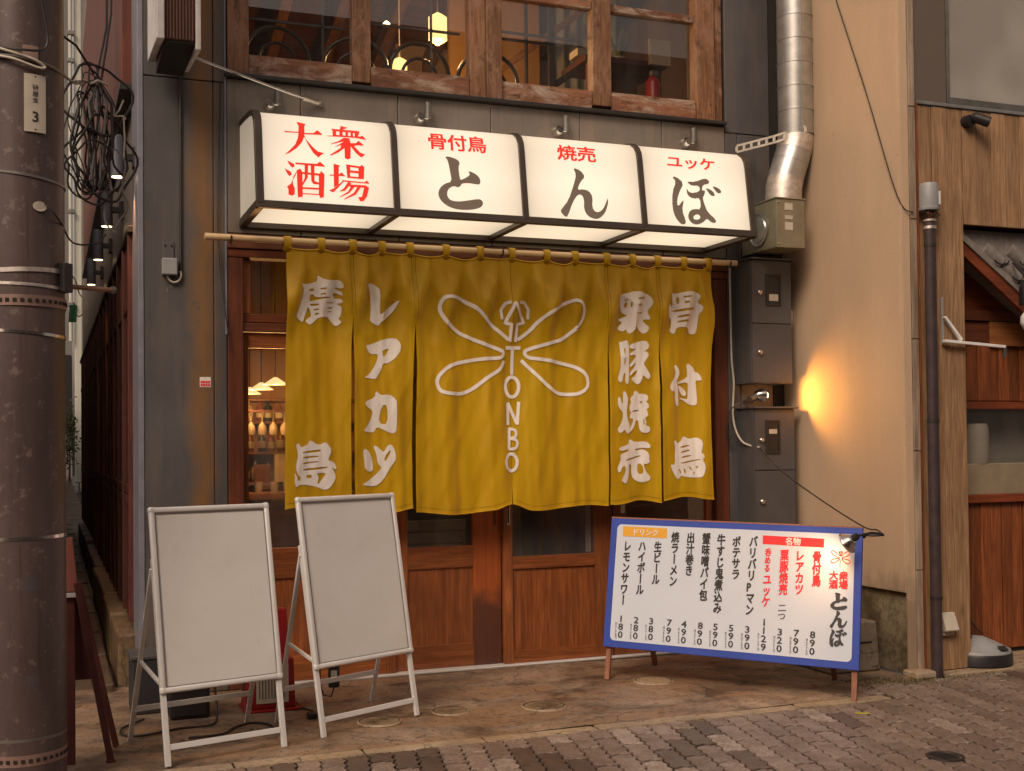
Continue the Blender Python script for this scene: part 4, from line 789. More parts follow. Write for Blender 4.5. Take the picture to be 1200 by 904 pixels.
def ribbon(pts, wd):
    """polyline in mm -> quads"""
    P = [Vector((a, b)) for a, b in pts]
    # Catmull-Rom resample
    Q = []
    closed = (P[0]-P[-1]).length < 3
    for i in range(len(P)-1):
        p0 = P[i-1] if i else (P[-2] if closed else P[0]); p1, p2 = P[i], P[i+1]; p3 = P[i+2] if i+2 < len(P) else (P[1] if closed else P[-1])
        n = max(2, int((p2-p1).length/12))
        sharp = len(P) <= 4
        for k in range(n):
            t = k/n
            Q.append(p1.lerp(p2, t) if sharp else .5*((2*p1)+(p2-p0)*t+(2*p0-5*p1+4*p2-p3)*t*t+(3*p1-p0-3*p2+p3)*t**3))
    Q.append(P[-1]); V = []; F = []
    for i, q in enumerate(Q):
        a = Q[max(i-1, 0)]; b = Q[min(i+1, len(Q)-1)]
        if closed and i in (0, len(Q)-1): a, b = Q[-2], Q[1]
        d = (b-a).normalized(); n_ = Vector((-d.y, d.x))*wd/2
        V += [(*(q+n_), 0), (*q, 0), (*(q-n_), 0)]
        if i: k = 3*i; F += [(k-3, k-2, k+1, k), (k-2, k-1, k+2, k+1)]
    return V, F

def sign_fn(x, z, l): x, z = x/1000, z/1000; return (x, sign_y(z)-.003-l*.0006, z)
for g in SIGN_GLYPHS:
    parts = [[smooth_ring([tuple(p) for p in r_]) if g in ('to', 'n', 'bo') else r_ for r_ in part] for part in SIGN_GLYPHS[g]]
    V, F = grid_cut(*poly_mesh2d(parts), 60)
    o = decal('letter', V, F, sign_fn, M['brownglyph'] if g in ('to', 'n', 'bo') else M['redglyph'], sign)
def sign_text(t, x0, x1, z0, z1, mat, bold=.022):
    n = len(t); wd = (x1-x0)/n; hh = z1-z0
    for i, ch in enumerate(t):
        V, F = text_mesh2d(ch, bold); s_ = .92
        xa = x0+wd*i; sc_x = wd*1.02; sc_z = hh*1.08
        zc = (z0+z1)/2 if ch not in 'ッ' else (z0+z1)/2-.0
        decal('letter', *grid_cut([((xa+v[0]*sc_x)*1000, (zc+(v[1]-.38)*sc_z)*1000, 1+v[2]) for v in V], F, 40), sign_fn, mat, sign)
sign_text('骨付鳥', 2.012, 2.372, 3.085, 3.183, M['redglyph'], .026)
sign_text('焼売', 2.815, 3.072, 3.083, 3.178, M['redglyph'], .026)
sign_text('ユッケ', 3.545, 3.895, 3.092, 3.172, M['redglyph'], .028)

# ------------------------------------------------------------------ small lamp arms above the sign
for k, x in enumerate((1.238, 2.156, 3.08, 4.012)):
    t = thing('sign_arm_lamp', ['leftmost small steel lamp arm above the sign by the stay rod', 'small steel lamp arm above the brush letter panel second from left', 'small steel lamp arm above the third sign panel', 'rightmost small steel lamp arm above the sign'][k], 'lamp', (x, 0, 3.44), group='steel lamp arms above the sign')
    obj('stem', MB().cyl((x+.02, -.055, 3.40), (x+.02, -.055, 3.50), .022, 16), M['darksteel'], t, .003, smooth='auto')
    obj('mount', MB().lathe([(0, -.07), (.02, -.07), (.032, -.05), (.036, -.02), (.036, 0)], (x-.025, 0, 3.405), 20, 'y'), M['chrome'], t, smooth='auto')
    obj('joint', MB().cyl((x-.025, -.05, 3.405), (x+.02, -.055, 3.405), .010, 12), M['chrome'], t, smooth='auto')
# ------------------------------------------------------------------ projecting sign at the top left
ps = thing('projecting_sign', 'white edged projecting box with ribbed brown face at the top left', 'sign', (.64, -.4, 3.5))
obj('casing', MB().box(.565, .712, -.69, -.12, 3.508, 5.4), M['rib'], ps, .003)
for k in range(9): obj('rib', MB().box(.572+.0158*k, .580+.0158*k, -.702, -.69, 3.512, 5.4), M['rib'], ps, .002)
obj('side_plate', MB().prism([(-.72, 3.50), (-.12, 3.56), (-.12, 5.4), (-.72, 5.4)], 'x', .520, .560), M['whitemetal'], ps, .006)
obj('side_plate', MB().prism([(-.72, 3.46), (-.12, 3.52), (-.12, 5.4), (-.72, 5.4)], 'x', .716, .742), M['whitemetal'], ps, .006)
obj('base_plate', MB().box(.565, .712, -.69, -.12, 3.497, 3.507), M['dark'], ps)
obj('arm', MB().box(.60, .68, -.12, .0, 3.8, 3.86), M['darksteel'], ps, .003); obj('arm', MB().box(.60, .68, -.12, .0, 4.8, 4.86), M['darksteel'], ps, .003)
sr = thing('stay_rod', 'thin steel stay rod slanting from the projecting sign to the wall', 'rod', (1.1, -.2, 3.45))
obj('rod', MB().tube([(.70, -.45, 3.515), (1.50, -.02, 3.44)], .007, 8), M['chrome'], sr, smooth='auto')
obj('end_socket', MB().tube([(1.40, -.072, 3.449), (1.50, -.02, 3.44)], .014, 10), M['chrome'], sr, smooth='auto')
obj('anchor', MB().lathe([(0, -.035), (.018, -.03), (.022, 0)], (1.518, 0, 3.438), 14, 'y'), M['darksteel'], sr, smooth='auto')
# conduit and junction box on the pillar
jb = thing('pillar_junction_box', 'small grey junction box with conduit on the left metal pillar', 'junction box', (.65, 0, 2.47))
obj('box', MB().box(.60, .684, -.05, 0, 2.38, 2.475), M['grey'], jb, .006)
obj('backplate', MB().box(.607, .668, -.008, 0, 2.476, 2.575), M['facade'], jb, .002)
obj('conduit', MB().tube([(.707, -.01, 3.56), (.705, -.01, 2.37)], .008, 8), M['darkmetal'], jb, smooth='auto')
obj('cable_loop', MB().tube([(.63+.038*(1-math.cos(t)), -.02, 2.385-.045*math.sin(t)) for t in [i*math.pi*1.15/12 for i in range(13)]], .006, 8), M['wcable'], jb, smooth='auto')
obj('screw', MB().cyl((.62, -.012, 2.55), (.62, -.007, 2.55), .006, 8), M['dark'], jb); obj('screw', MB().cyl((.655, -.012, 2.55), (.655, -.007, 2.55), .006, 8), M['dark'], jb)

# ================================================================== NOREN
bp = thing('bamboo_pole', 'long pale bamboo pole carrying the mustard curtain', 'pole', (2.55, -.14, 2.59))
obj('cane', MB().tube([(.825+3.47*i/14, -.14, 2.592-.006*math.sin(i/14*3.14)) for i in range(15)], [.0195+(.0012 if i % 3 == 0 else 0) for i in range(15)], 16), M['bamboo'], bp, smooth='auto')
for x in (.97, 2.62, 4.24):
    obj('hook', MB().tube([(x, 0, 2.60), (x, -.10, 2.60), (x, -.125, 2.562), (x, -.155, 2.566), (x, -.165, 2.60)], .005, 8), M['darkmetal'], bp, smooth='auto')
tabs = [1.290, 1.487, 1.675, 1.851, 2.025, 2.252, 2.472, 2.680, 2.915, 3.109, 3.330, 3.513, 3.695, 3.888, 4.074]
nr = thing('noren_curtain', 'mustard yellow noren curtain with cream brush lettering and dragonfly hanging across the doors', 'curtain', (2.67, -.14, 2.53))
def ss(a, b, x): t = max(0, min(1, (x-a)/(b-a))); return t*t*(3-2*t)
def noise1(x, s): return math.sin(x*7.1+s)*.5+math.sin(x*13.7+s*2.3)*.3+math.sin(x*29.3+s*1.7)*.2
def cloth_y(x, z):
    h = 2.53-z
    # swags between the tabs fading downward
    j = 0
    while j < len(tabs)-2 and x > tabs[j+1]: j += 1
    t = (x-tabs[j])/(tabs[j+1]-tabs[j]); t = max(0, min(1, t))
    sw = math.sin(math.pi*t)
    y = -.145 - .020*sw*math.exp(-h/.10) - .046*(abs(2*t-1)**.7)*math.exp(-((h-.08-.22*abs(2*t-1))/.13)**2) - .036*math.exp(-((t-.5-(.9*h if j % 2 else -.9*h))/.16)**2)*math.exp(-((h-.22)/.20)**2)
    n1 = mnoise.noise(Vector((x*5.5+z*1.0, z*.8, 0))); n2 = mnoise.noise(Vector((x*12-z*4.0, z*2.2, 5))); n3 = 1-2*abs(mnoise.noise(Vector((x*8+z*4.5, z*2.5-x*2, 9))))
    n4 = 1-2*abs(mnoise.noise(Vector((x*9-z*3.5, z*1.6+x, 17))))
    y += .030*n1*ss(.05, .8, h) + .006*n2*ss(0, .3, h) - .0075*n3*n3*n3*ss(0, .15, h)*math.exp(-h*1.1) - .0025*n4*n4*ss(.2, .6, h)
    y += .0055*mnoise.noise(Vector((x*24+z*.6, z*.8, 3)))*ss(.05, .4, h) + .010*mnoise.noise(Vector((x*14, z*.5, 8)))*ss(.2, .8, h)
    y += .012*math.sin(x*2*math.pi/.30+1.3*math.sin(z*1.3)+.6)*ss(.1, .9, h)
    y -= .012*ss(.6, 1.6, h)*(.5+.5*math.sin(x*3.1))
    return y
def cloth_p(x, z, off=0): return (x, cloth_y(x, z)-off, z)
# seams: x, slit top z, half gap
seam = [(1.272, None, 0), (1.668, 2.19, .010), (2.045, 2.17, .011), (2.668, 1.20, .006), (3.325, 2.15, .005), (3.696, 2.15, .006), (4.088, None, 0)]
bot = [1.035, 1.01, .985, .995, 1.015, 1.03]
def edge(k, z, side):
    x, zt, g = seam[k]
    if zt is None:
        return x + (.012-.02*(2.53-z)/1.5 if k == 0 else (.006*math.sin(z*3)))
    d = ss(0, .35, zt-z)*g if z < zt else 0
    x += .006*math.sin(z*2.3+k)*ss(0, .5, 2.53-z)
    return x + (d if side > 0 else -d) + (side*.0004)
def top_z(x):
    j = 0
    while j < len(tabs)-2 and x > tabs[j+1]: j += 1
    t = max(0, min(1, (x-tabs[j])/(tabs[j+1]-tabs[j]))); return 2.552-(.014+.007*(j % 3))*math.sin(math.pi*t)**1.3
for k in range(6):
    nxp = 60 if k in (2, 3) else 36; nz = 110
    V = []; F = []
    for j in range(nz+1):
        v = j/nz
        for i in range(nxp+1):
            u = i/nxp
            zb = bot[k] + .012*math.sin(u*math.pi*2+k) + (.05*ss(.8, 1, u)*.6 if k == 2 else 0) + (.05*ss(.2, 0, u)*.6 if k == 3 else 0)
            z0 = zb+(2.53-zb)*v
            xl, xr = edge(k, z0, 1), edge(k+1, z0, -1)
            x = xl+(xr-xl)*u
            z = zb+(top_z(x)-zb)*v
            y = cloth_y(x, z)
            e_ = min(u, 1-u)
            if seam[k if u < .5 else k+1][1] and z < seam[k if u < .5 else k+1][1]: y -= .012*ss(.12, 0, e_)*ss(0, .3, seam[k if u < .5 else k+1][1]-z)
            V.append((x, y, z))
    for j in range(nz):
        for i in range(nxp): a = j*(nxp+1)+i; F.append((a, a+1, a+nxp+2, a+nxp+1))
    mb = MB(); mb.add(V, F); o = obj('cloth_panel', mb, M['cloth'], nr, smooth=True)
    hem = MB(); hv = []
    for i in range(nxp+1): x, y, z = V[i]; hv.append((x, y-.003, z+.004))
    obj('hem', MB().tube(hv, .0035, 5), M['cloth'], nr, smooth=True)
    hv = [V[nz*(nxp+1)+i] for i in range(nxp+1)]; obj('top_hem', MB().tube([(x, y-.002, z-.004) for x, y, z in hv], .005, 5), M['cloth'], nr, smooth=True)
# stitched seams: a narrow folded strip down every join above its slit
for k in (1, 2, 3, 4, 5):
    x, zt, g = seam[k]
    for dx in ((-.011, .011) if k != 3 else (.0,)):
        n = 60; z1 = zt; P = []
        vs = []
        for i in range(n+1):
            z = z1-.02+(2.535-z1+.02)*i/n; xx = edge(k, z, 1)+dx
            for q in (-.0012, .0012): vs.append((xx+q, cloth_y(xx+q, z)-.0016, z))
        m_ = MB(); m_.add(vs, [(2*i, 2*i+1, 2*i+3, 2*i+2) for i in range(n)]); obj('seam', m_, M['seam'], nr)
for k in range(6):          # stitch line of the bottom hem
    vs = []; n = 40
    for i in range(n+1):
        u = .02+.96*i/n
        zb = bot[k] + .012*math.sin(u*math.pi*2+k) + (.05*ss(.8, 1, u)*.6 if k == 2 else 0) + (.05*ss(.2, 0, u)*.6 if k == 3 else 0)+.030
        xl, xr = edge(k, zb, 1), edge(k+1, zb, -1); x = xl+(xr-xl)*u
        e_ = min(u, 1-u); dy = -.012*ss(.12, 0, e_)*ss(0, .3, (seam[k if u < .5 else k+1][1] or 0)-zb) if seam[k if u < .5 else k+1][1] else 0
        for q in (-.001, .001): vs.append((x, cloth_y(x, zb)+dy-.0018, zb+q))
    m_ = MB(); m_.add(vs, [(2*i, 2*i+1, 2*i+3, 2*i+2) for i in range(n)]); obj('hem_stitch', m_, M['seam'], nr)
for x in tabs:
    m_ = MB(); wd = .0215
    pr = [(cloth_y(x, 2.53)-.004, 2.525), (-.163, 2.565), (-.165, 2.595), (-.155, 2.614), (-.14, 2.618), (-.122, 2.612), (-.114, 2.595), (-.12, 2.565), (-.135, 2.53)]
    n = len(pr); m_.add([(x+s_*wd, y, z) for s_ in (-1, 1) for y, z in pr], [(i, i+1, n+i+1, n+i) for i in range(n-1)])
    o = obj('tab', m_, M['cloth'], nr, smooth=True)
    b = o.modifiers.new('solid', 'SOLIDIFY'); b.thickness = .003
def cf(x, z, l): return cloth_p(x/1000, z/1000, .0045+.0007*l)
def edge_lift(x):
    return 0
order = ['hiro', 'shima', 're', 'a', 'ka', 'tsu', 'awa', 'buta', 'yaki', 'uri', 'hone', 'tsuki', 'tori']
for g in order:
    parts = [[smooth_ring([tuple(p) for p in r_]) for r_ in part] for part in NOREN_GLYPHS[g]]
    decal('letter', *grid_cut(*poly_mesh2d(parts), 14), cf, M['clothprint'], nr)
lid = 0
for g, strokes in NOREN_LINES.items():
    V = []; F = []
    for si, (pts, wpx) in enumerate(strokes):
        wd = wpx/6*5.55 if 'letter_o2' != g and g not in ('letter_n', 'letter_b') else wpx/5.31*5.55
        v, f_ = ribbon(pts, wd); k = len(V); V += [(a, b, si % 3) for a, b, c in v]; F += [tuple(i+k for i in q) for q in f_]
    decal('dragonfly_emblem' if 'dragon' in g else 'letter', V, F, cf, M['clothprint'], nr)

# ================================================================== METER CABINETS
def cabinet(label, x0, x1, z0, z1, zs, win, knobs, lip):
    t = thing('meter_cabinet', label, 'cabinet', ((x0+x1)/2, -.1, z0), group='charcoal meter cabinets')
    obj('body', MB().box(x0, x1, -.205, .0, z0, z1), M['cabinet'], t, .004)
    for a, b in ((z0+.004, zs-.003), (zs+.003, z1-.004)): obj('door', MB().box(x0+.003, x1-.003, -.222, -.206, a, b), M['cabinet'], t, .003)
    if lip: obj('rain_lip', MB().box(x0-.012, x1+.016, -.245, .0, z1, z1+.012), M['cabinet'], t, .003)
    wx0, wx1, wz0, wz1 = win
    f_ = MB(); e = .012
    f_.box(wx0-e, wx1+e, -.232, -.2225, wz0-e, wz0); f_.box(wx0-e, wx1+e, -.232, -.2225, wz1, wz1+e); f_.box(wx0-e, wx0, -.232, -.2225, wz0, wz1); f_.box(wx1, wx1+e, -.232, -.2225, wz0, wz1)
    w_ = obj('meter_window', f_, M['darkmetal'], t, .002)
    obj('meter_pane', MB().box(wx0, wx1, -.226, -.2235, wz0, wz1), mat_plain('smoked_pane', (.02, .02, .02), .1) if 'smoked_pane' not in bpy.data.materials else bpy.data.materials['smoked_pane'], w_)
    obj('meter_label', MB().box(wx0+.012, wx1-.012, -.2285, -.2265, wz0+.02 if lip == 2 else wz0+.12, wz0+.065 if lip == 2 else wz0+.15), M['cream'], w_)
    for (kx, kz) in knobs: obj('lock', MB().lathe([(0, -.244), (.011, -.243), (.017, -.236), (.018, -.222)], (kx, 0, kz), 16, 'y'), M['chrome'], t, smooth='auto')
    return t
cabinet('upper charcoal meter cabinet under the duct box with a small framed window', 4.358, 4.672, 1.786, 2.612, 2.185, (4.478, 4.572, 2.318, 2.505), [(4.418, 2.392), (4.413, 1.993)], 2)
cabinet('lower charcoal meter cabinet behind the blue menu board', 4.368, 4.682, .30, 1.618, 1.205, (4.462, 4.548, 1.33, 1.53), [(4.416, 1.408), (4.414, 1.0)], 1)
# bulkhead lamp
bl = thing('bulkhead_lamp', 'bare warm lamp in the gap between the two meter cabinets', 'lamp', (4.47, -.14, 1.70))
obj('reflector', MB().lathe([(.018, -.01), (.030, .0), (.042, .03), (.047, .055), (.044, .055), (.026, .005), (.0, .0)], (4.43, -.15, 1.71), 24, 'x'), M['chrome'], bl, smooth='auto')
obj('bulb', MB().lathe([(0, .0), (.014, .012), (.024, .035), (.018, .058), (0, .066)], (4.455, -.15, 1.71), 16, 'x'), M['bulb'], bl, smooth=True)
obj('socket', MB().tube([(4.33, -.16, 1.665), (4.38, -.155, 1.68), (4.43, -.15, 1.705)], [.016, .02, .022], 12), M['darksteel'], bl, smooth='auto')
for k in range(5): obj('wire', MB().tube([(4.30+.012*k, -.16-.01*k, 1.66+.01*k), (4.34, -.18, 1.63+.015*k), (4.39, -.17, 1.655+.008*k), (4.42, -.155, 1.68)], .0035, 6), M['cable'], bl, smooth='auto')
L_ = bpy.data.lights.new('bulkhead_light', 'SPOT'); lo = bpy.data.objects.new('bulkhead_light', L_); COL.objects.link(lo); lo.location = (4.515, -.185, 1.705); lo.rotation_euler = Vector((-.255, .26, .01)).to_track_quat('Z', 'Y').to_euler(); L_.spot_size = R(115); L_.spot_blend = 1; L_.energy = 19; L_.color = (1, .43, .075); L_.shadow_soft_size = .03; put(lo, bl)
# ================================================================== DUCT
dt = thing('exhaust_duct', 'round galvanised exhaust duct running down the wall into a square fan box', 'duct', (4.6, -.3, 2.65))
z = 3.44
while z < 5.6:
    obj('pipe_section', MB().tube([(4.672, -.30, z), (4.672, -.30, z+.010), (4.672, -.30, z+.012), (4.672, -.30, z+.16)], [.121, .121, .1175, .1175], 40), M['steel'], dt, smooth='auto'); z += .158
obj('seam', MB().box(4.640, 4.644, -.420, -.410, 3.44, 5.6), M['steel'], dt)
el = [(4.672, -.30, 3.44), (4.664, -.30, 3.38), (4.640, -.30, 3.30), (4.592, -.30, 3.17), (4.570, -.30, 3.09), (4.563, -.30, 2.975)]
obj('elbow', MB().tube(el, .118, 40), M['steel'], dt, smooth='auto')
def tp(a, b, t): return tuple(a[i]+(b[i]-a[i])*t for i in range(3))
obj('foil_tape', MB().tube([tp(el[0], el[1], .1), el[1], tp(el[1], el[2], .6)], .1195, 40), M['foil'], dt, smooth='auto')
obj('foil_tape', MB().tube([tp(el[3], el[4], .4), el[4], el[5]], .1195, 40), M['foil'], dt, smooth='auto')
obj('ring_bead', MB().tube([tp(el[2], el[3], .35), tp(el[2], el[3], .40)], .1205, 40), M['steel'], dt, smooth='auto')
obj('fan_box', MB().box(4.392, 4.610, -.475, -.06, 2.655, 2.972), M['ductbox'], dt, .004)
obj('box_lid', MB().box(4.385, 4.617, -.482, -.06, 2.972, 2.980), M['ductbox'], dt, .002)
obj('inlet_ring', MB().lathe([(.108, -.0), (.112, -.012), (.104, -.012), (.10, -.002), (.085, -.002), (.08, -.010), (.0, -.010)], (4.392, -.27, 2.80), 32, 'x'), M['steel'], dt, smooth='auto')
for a, b in ((2.90, 2.945), (2.84, 2.865), (2.77, 2.82)): obj('sticker', MB().box(4.455, 4.515, -.4775, -.4755, a, b), M['cream'], dt)
for x, z in ((4.405, 2.95), (4.405, 2.68)): obj('rivet', MB().cyl((x, -.483, z), (x, -.475, z), .006, 8), M['chrome'], dt)
obj('mount_plate', MB().box(4.612, 4.630, -.40, -.10, 2.66, 2.88), M['cream'], dt, .003)
# slotted angle bracket
br = thing('slotted_bracket', 'perforated cream angle bracket tying the duct to the wall', 'bracket', (4.5, -.2, 3.41))
def slotted(name, a, b):
    a = Vector(a); b = Vector(b); d = (b-a); L = d.length; d.normalize(); m_ = MB(); up = Vector((0, 0, 1))
    for s in (.021, -.021): m_.bar(a+up*s, b+up*s, .003, .014)
    n = int(L/.055)
    for i in range(n+1): p = a+d*(L*i/n); m_.bar(p-up*.016, p+up*.016, .003, .018, up=d)
    o = obj(name, m_, M['cream'], br); o.data.materials[0] = M['cream']; return o
slotted('slotted_rail', (4.36, -.06, 3.385), (4.50, -.30, 3.405)); slotted('slotted_rail', (4.50, -.30, 3.405), (4.66, -.422, 3.455))
# bent vent pipe from the beige wall
vp = thing('vent_elbow', 'small tan elbow pipe sticking out beside the upper meter cabinet', 'pipe', (4.74, -.1, 2.2))
obj('pipe', MB().tube([(4.68, -.1, 2.30), (4.715, -.1, 2.30), (4.738, -.1, 2.28), (4.742, -.1, 2.24), (4.725, -.1, 2.17)], .023, 14), M['cream'], vp, smooth='auto')
# cables on the right
def cable(name, label, pts, r, mat, n=8, sub=6, cat='cable', group=None):
    P = [Vector(p) for p in pts]; Q = []
    for i in range(len(P)-1):
        p0 = P[max(i-1, 0)]; p1, p2 = P[i], P[i+1]; p3 = P[min(i+2, len(P)-1)]
        for k in range(sub):
            t = k/sub; Q.append(.5*((2*p1)+(p2-p0)*t+(2*p0-5*p1+4*p2-p3)*t*t+(3*p1-p0-3*p2+p3)*t**3))
    Q.append(P[-1])
    return tag(obj(name, MB().tube(Q, r, n), mat, smooth='auto'), label, cat, group)
cable('white_cable', 'white cable running down beside the charcoal meter cabinets', [(4.316, -.02, 2.60), (4.318, -.02, 2.25), (4.316, -.03, 1.95), (4.330, -.03, 1.8), (4.322, -.03, 1.55), (4.345, -.10, 1.40), (4.395, -.235, 1.36)], .007, M['wcable'])
cable('lamp_cable', 'thin dark cable drooping from the cabinets to the menu board lamp', [(4.395, -.235, 1.36), (4.46, -.40, 1.20), (4.52, -.75, 1.02), (4.40, -1.30, .90), (4.30, -1.55, .90), (4.31, -1.60, .87)], .0045, M['cable'])
cable('loop_cable', 'black loop of cable hanging left of the lower meter cabinet', [(4.36, -.1, 1.66), (4.29, -.06, 1.62), (4.26, -.05, 1.50), (4.27, -.05, 1.40), (4.29, -.05, 1.44)], .005, M['cable'])
cable('wall_wire', 'thin dark wire slanting down the beige wall', [(4.748, -.655, 4.245), (4.746, -.95, 3.55), (4.748, -1.22, 2.86), (4.83, -1.262, 2.76)], .0035, M['cable'])
cable('wall_wire_long', 'long thin cord hanging down the left of the shop doorway', [(.935, -.01, 3.52), (.925, -.012, 3.1), (.915, -.015, 2.6), (.95, -.02, 2.2), (.985, -.02, 1.95)], .003, M['cable'])
# ================================================================== WHITEBOARD A-FRAMES
def aframe(label, org, ang, wd, d, h, rear, fb, re0, re1):
    t = thing('whiteboard_stand', label, 'sign stand', (org[0], org[1], 0), ang, group='blank white A-frame boards')
    up = Vector((0, d, h)); L = up.length; up.normalize(); no = Vector((0, -up.z, up.y)); ex = Vector((1, 0, 0))
    def P(u, v, o=0): return ex*u+up*v+no*o
    fr = .026; pb = fb*L
    # rounded frame profile
    def rail(a, b, nm, corner=False):
        m_ = MB(); m_.bar(a, b, fr, .026, up=no); return obj(nm, m_, M['alu'], t, .009, True, True, 3)
    rail(P(fr/2, pb+.018), P(fr/2, L-.018), 'frame_side'); rail(P(wd-fr/2, pb+.018), P(wd-fr/2, L-.018), 'frame_side')
    rail(P(.018, L-fr/2), P(wd-.018, L-fr/2), 'frame_top'); rail(P(.018, pb+fr/2), P(wd-.018, pb+fr/2), 'frame_bottom')
    for u, v in ((fr/2+.001, L-fr/2-.001), (wd-fr/2-.001, L-fr/2-.001), (fr/2+.001, pb+fr/2+.001), (wd-fr/2-.001, pb+fr/2+.001)):
        c_ = P(u, v); obj('frame_corner', MB().bar(P(u-.017, v), P(u+.017, v), .034, .027, up=no), M['alu'], t, .012, True, True, 4)
    obj('panel', MB().bar(P(wd/2, pb+fr*.6, -.002), P(wd/2, L-fr*.6, -.002), wd-fr*1.2, .006, up=no), M['white'], t, 0, False, True)
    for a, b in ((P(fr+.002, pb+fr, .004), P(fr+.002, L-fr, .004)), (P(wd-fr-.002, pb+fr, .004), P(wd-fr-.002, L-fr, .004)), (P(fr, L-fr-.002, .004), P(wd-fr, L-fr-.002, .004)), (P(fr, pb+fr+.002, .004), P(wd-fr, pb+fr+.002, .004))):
        obj('inner_shadow_bead', MB().bar(a, b, .0026, .007, up=no), M['grip'], t, 0, False, True)  # grey bead added as the shadow line inside the frame
    obj('backing', MB().bar(P(wd/2, pb+fr*.6, -.008), P(wd/2, L-fr*.6, -.008), wd-fr*1.4, .004, up=no), M['grip'], t, 0, False, True)
    for u in (.016, wd-.016):
        obj('front_leg', MB().bar(P(u, 0.004, -.008), P(u, L*.8, -.02), .026, .018, up=no), M['alu'], t, .003, False, True)
    obj('front_crossbar', MB().bar(P(.03, .085, -.008), P(wd-.03, .085, -.008), .026, .012, up=no), M['alu'], t, .002, False, True)
    for i, u in enumerate((.005, wd-.005)):
        rx = re0 if i == 0 else re1
        a = P(u, L*.76, -.012); b = Vector((rx, rear, .004))
        lg = obj('rear_leg', MB().bar(a, b, .012, .024, up=(1, 0, 0)), M['alu'], t, .002, False, True)
        q = a.lerp(b, .52); s_ = P(u, L*.76*.42, -.012)
        obj('side_brace', MB().bar(q, s_, .014, .016), M['alu'], t, .002, False, True)
    a = P(.005, L*.76, -.012).lerp(Vector((re0, rear, 0)), .80); b = P(wd-.005, L*.76, -.012).lerp(Vector((re1, rear, 0)), .80)
    obj('rear_crossbar', MB().bar(a, b, .012, .026, up=(0, 0, 1)), M['alu'], t, .002, False, True)
    return t
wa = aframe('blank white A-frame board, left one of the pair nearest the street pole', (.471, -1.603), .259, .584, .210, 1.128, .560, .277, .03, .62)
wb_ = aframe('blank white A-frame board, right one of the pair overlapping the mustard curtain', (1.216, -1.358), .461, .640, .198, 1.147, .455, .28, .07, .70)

# ================================================================== MENU BOARD
ma = -.857; LF = Vector((3.03, -.62, 0)); E_ = Vector((math.cos(ma), math.sin(ma), -.018)); N_ = Vector((-math.sin(ma), math.cos(ma), 0))
UPM = N_*.198+Vector((0, 0, .943)); ML = UPM.length; UPM.normalize(); EN = E_.normalized(); NO = EN.cross(UPM).normalized()
if NO.dot(Vector((0, -1, 0))) < 0: NO = -NO
MBD = thing('menu_board', 'blue edged white menu board with columns of Japanese dishes and prices on wooden legs', 'menu board', LF)
def mp(u, v, o=0): return LF+E_*(u/1000)+UPM*(v/1000)+NO*o
def quadslab(u0, u1, v0, v1, o0, o1, m_=None):
    m_ = m_ or MB(); vs = [mp(u, v, o) for u in (u0, u1) for v in (v0, v1) for o in (o0, o1)]
    return m_.add(vs, [(0, 1, 3, 2), (4, 6, 7, 5), (0, 4, 5, 1), (2, 3, 7, 6), (0, 2, 6, 4), (1, 5, 7, 3)])
obj('board', quadslab(0, 1490, 200, 966, -.022, 0), M['blue'], MBD, .002)
obj('top_edge_strip', quadslab(0, 1490, 966, 974, -.022, .0), M['legwood'], MBD, 0)
def rrect(u0, u1, v0, v1, r, n=6):
    out = []
    for cx, cy, a0 in ((u1-r, v1-r, 0), (u0+r, v1-r, 90), (u0+r, v0+r, 180), (u1-r, v0+r, 270)):
        for i in range(n+1): a = R(a0+90*i/n); out.append((cx+r*math.cos(a), cy+r*math.sin(a)))
    return out
rr = rrect(42, 1450, 240, 930, 28)
obj('menu_sheet', MB().add([mp(u, v, .0015) for u, v in rr], [tuple(range(len(rr)))]), M['menuwhite'], MBD)
for u in (28, 1462):
    vb = -LF.z; foot = mp(u, 0, -.035)
    v0 = 0
    z = mp(u, 0, -.035).z; v0 = -z/UPM.z*1000+2
    obj('leg', MB().bar(mp(u, v0, -.035), mp(u, 960, -.035), .030, .024, up=NO), M['legwood'], MBD, .002)
    ur = 110 if u < 500 else 1230
    hinge = mp(ur, 900, -.06); bk = hinge + N_*.36; bk.z = .003
    obj('rear_leg', MB().bar(hinge, bk, .030, .022, up=N_), M['legwood'], MBD, .002)
def mtext(name, chars, u, v0, v1, mat, bold=.03, width=None, slim=1.0, lab=None):
    """vertical text: characters centred on u running from v0 (top) to v1 (bottom)"""
    n = len(chars); u_ = u if isinstance(u, tuple) else (u, u)
    hts = [(.55 if c_ in 'ッー' and False else 1.0) for c_ in chars]; tot = sum(hts); step = (v0-v1)/tot
    V = []; F = []; y = v0
    for i, ch in enumerate(chars):
        hh = step*hts[i]; sz = hh*1.04; sw = (width or hh)*slim
        uc = u_[0]+(u_[1]-u_[0])*((v0-y)/(v0-v1))
        vv, ff = text_mesh2d('ー' if False else ch, bold); k = len(V)
        xs = [a[0] for a in vv]; ys = [a[1] for a in vv]
        if ch == 'ー':      # long vowel mark stands upright in vertical writing
            V += [(uc+(a[1]-.38)*sw*1.1, y-hh/2-(a[0]-.5)*sz, i % 2+a[2]) for a in vv]
        elif ch.isdigit(): V += [(uc+(a[0]-.30)*sw*1.5, y-hh/2+(a[1]-.36)*sz*1.12, i % 2+a[2]) for a in vv]
        else: V += [(uc+(a[0]-.5)*sw + (a[1]-.38)*sw*-.0, y-hh/2+(a[1]-.38+(a[0]-.5)*.07)*sz, i % 2+a[2]) for a in vv]
        F += [tuple(q+k for q in f_) for f_ in ff]; y -= hh
    return decal(name, V, F, lambda a, b, l: mp(a, b, .0035+.0004*l), mat, MBD)
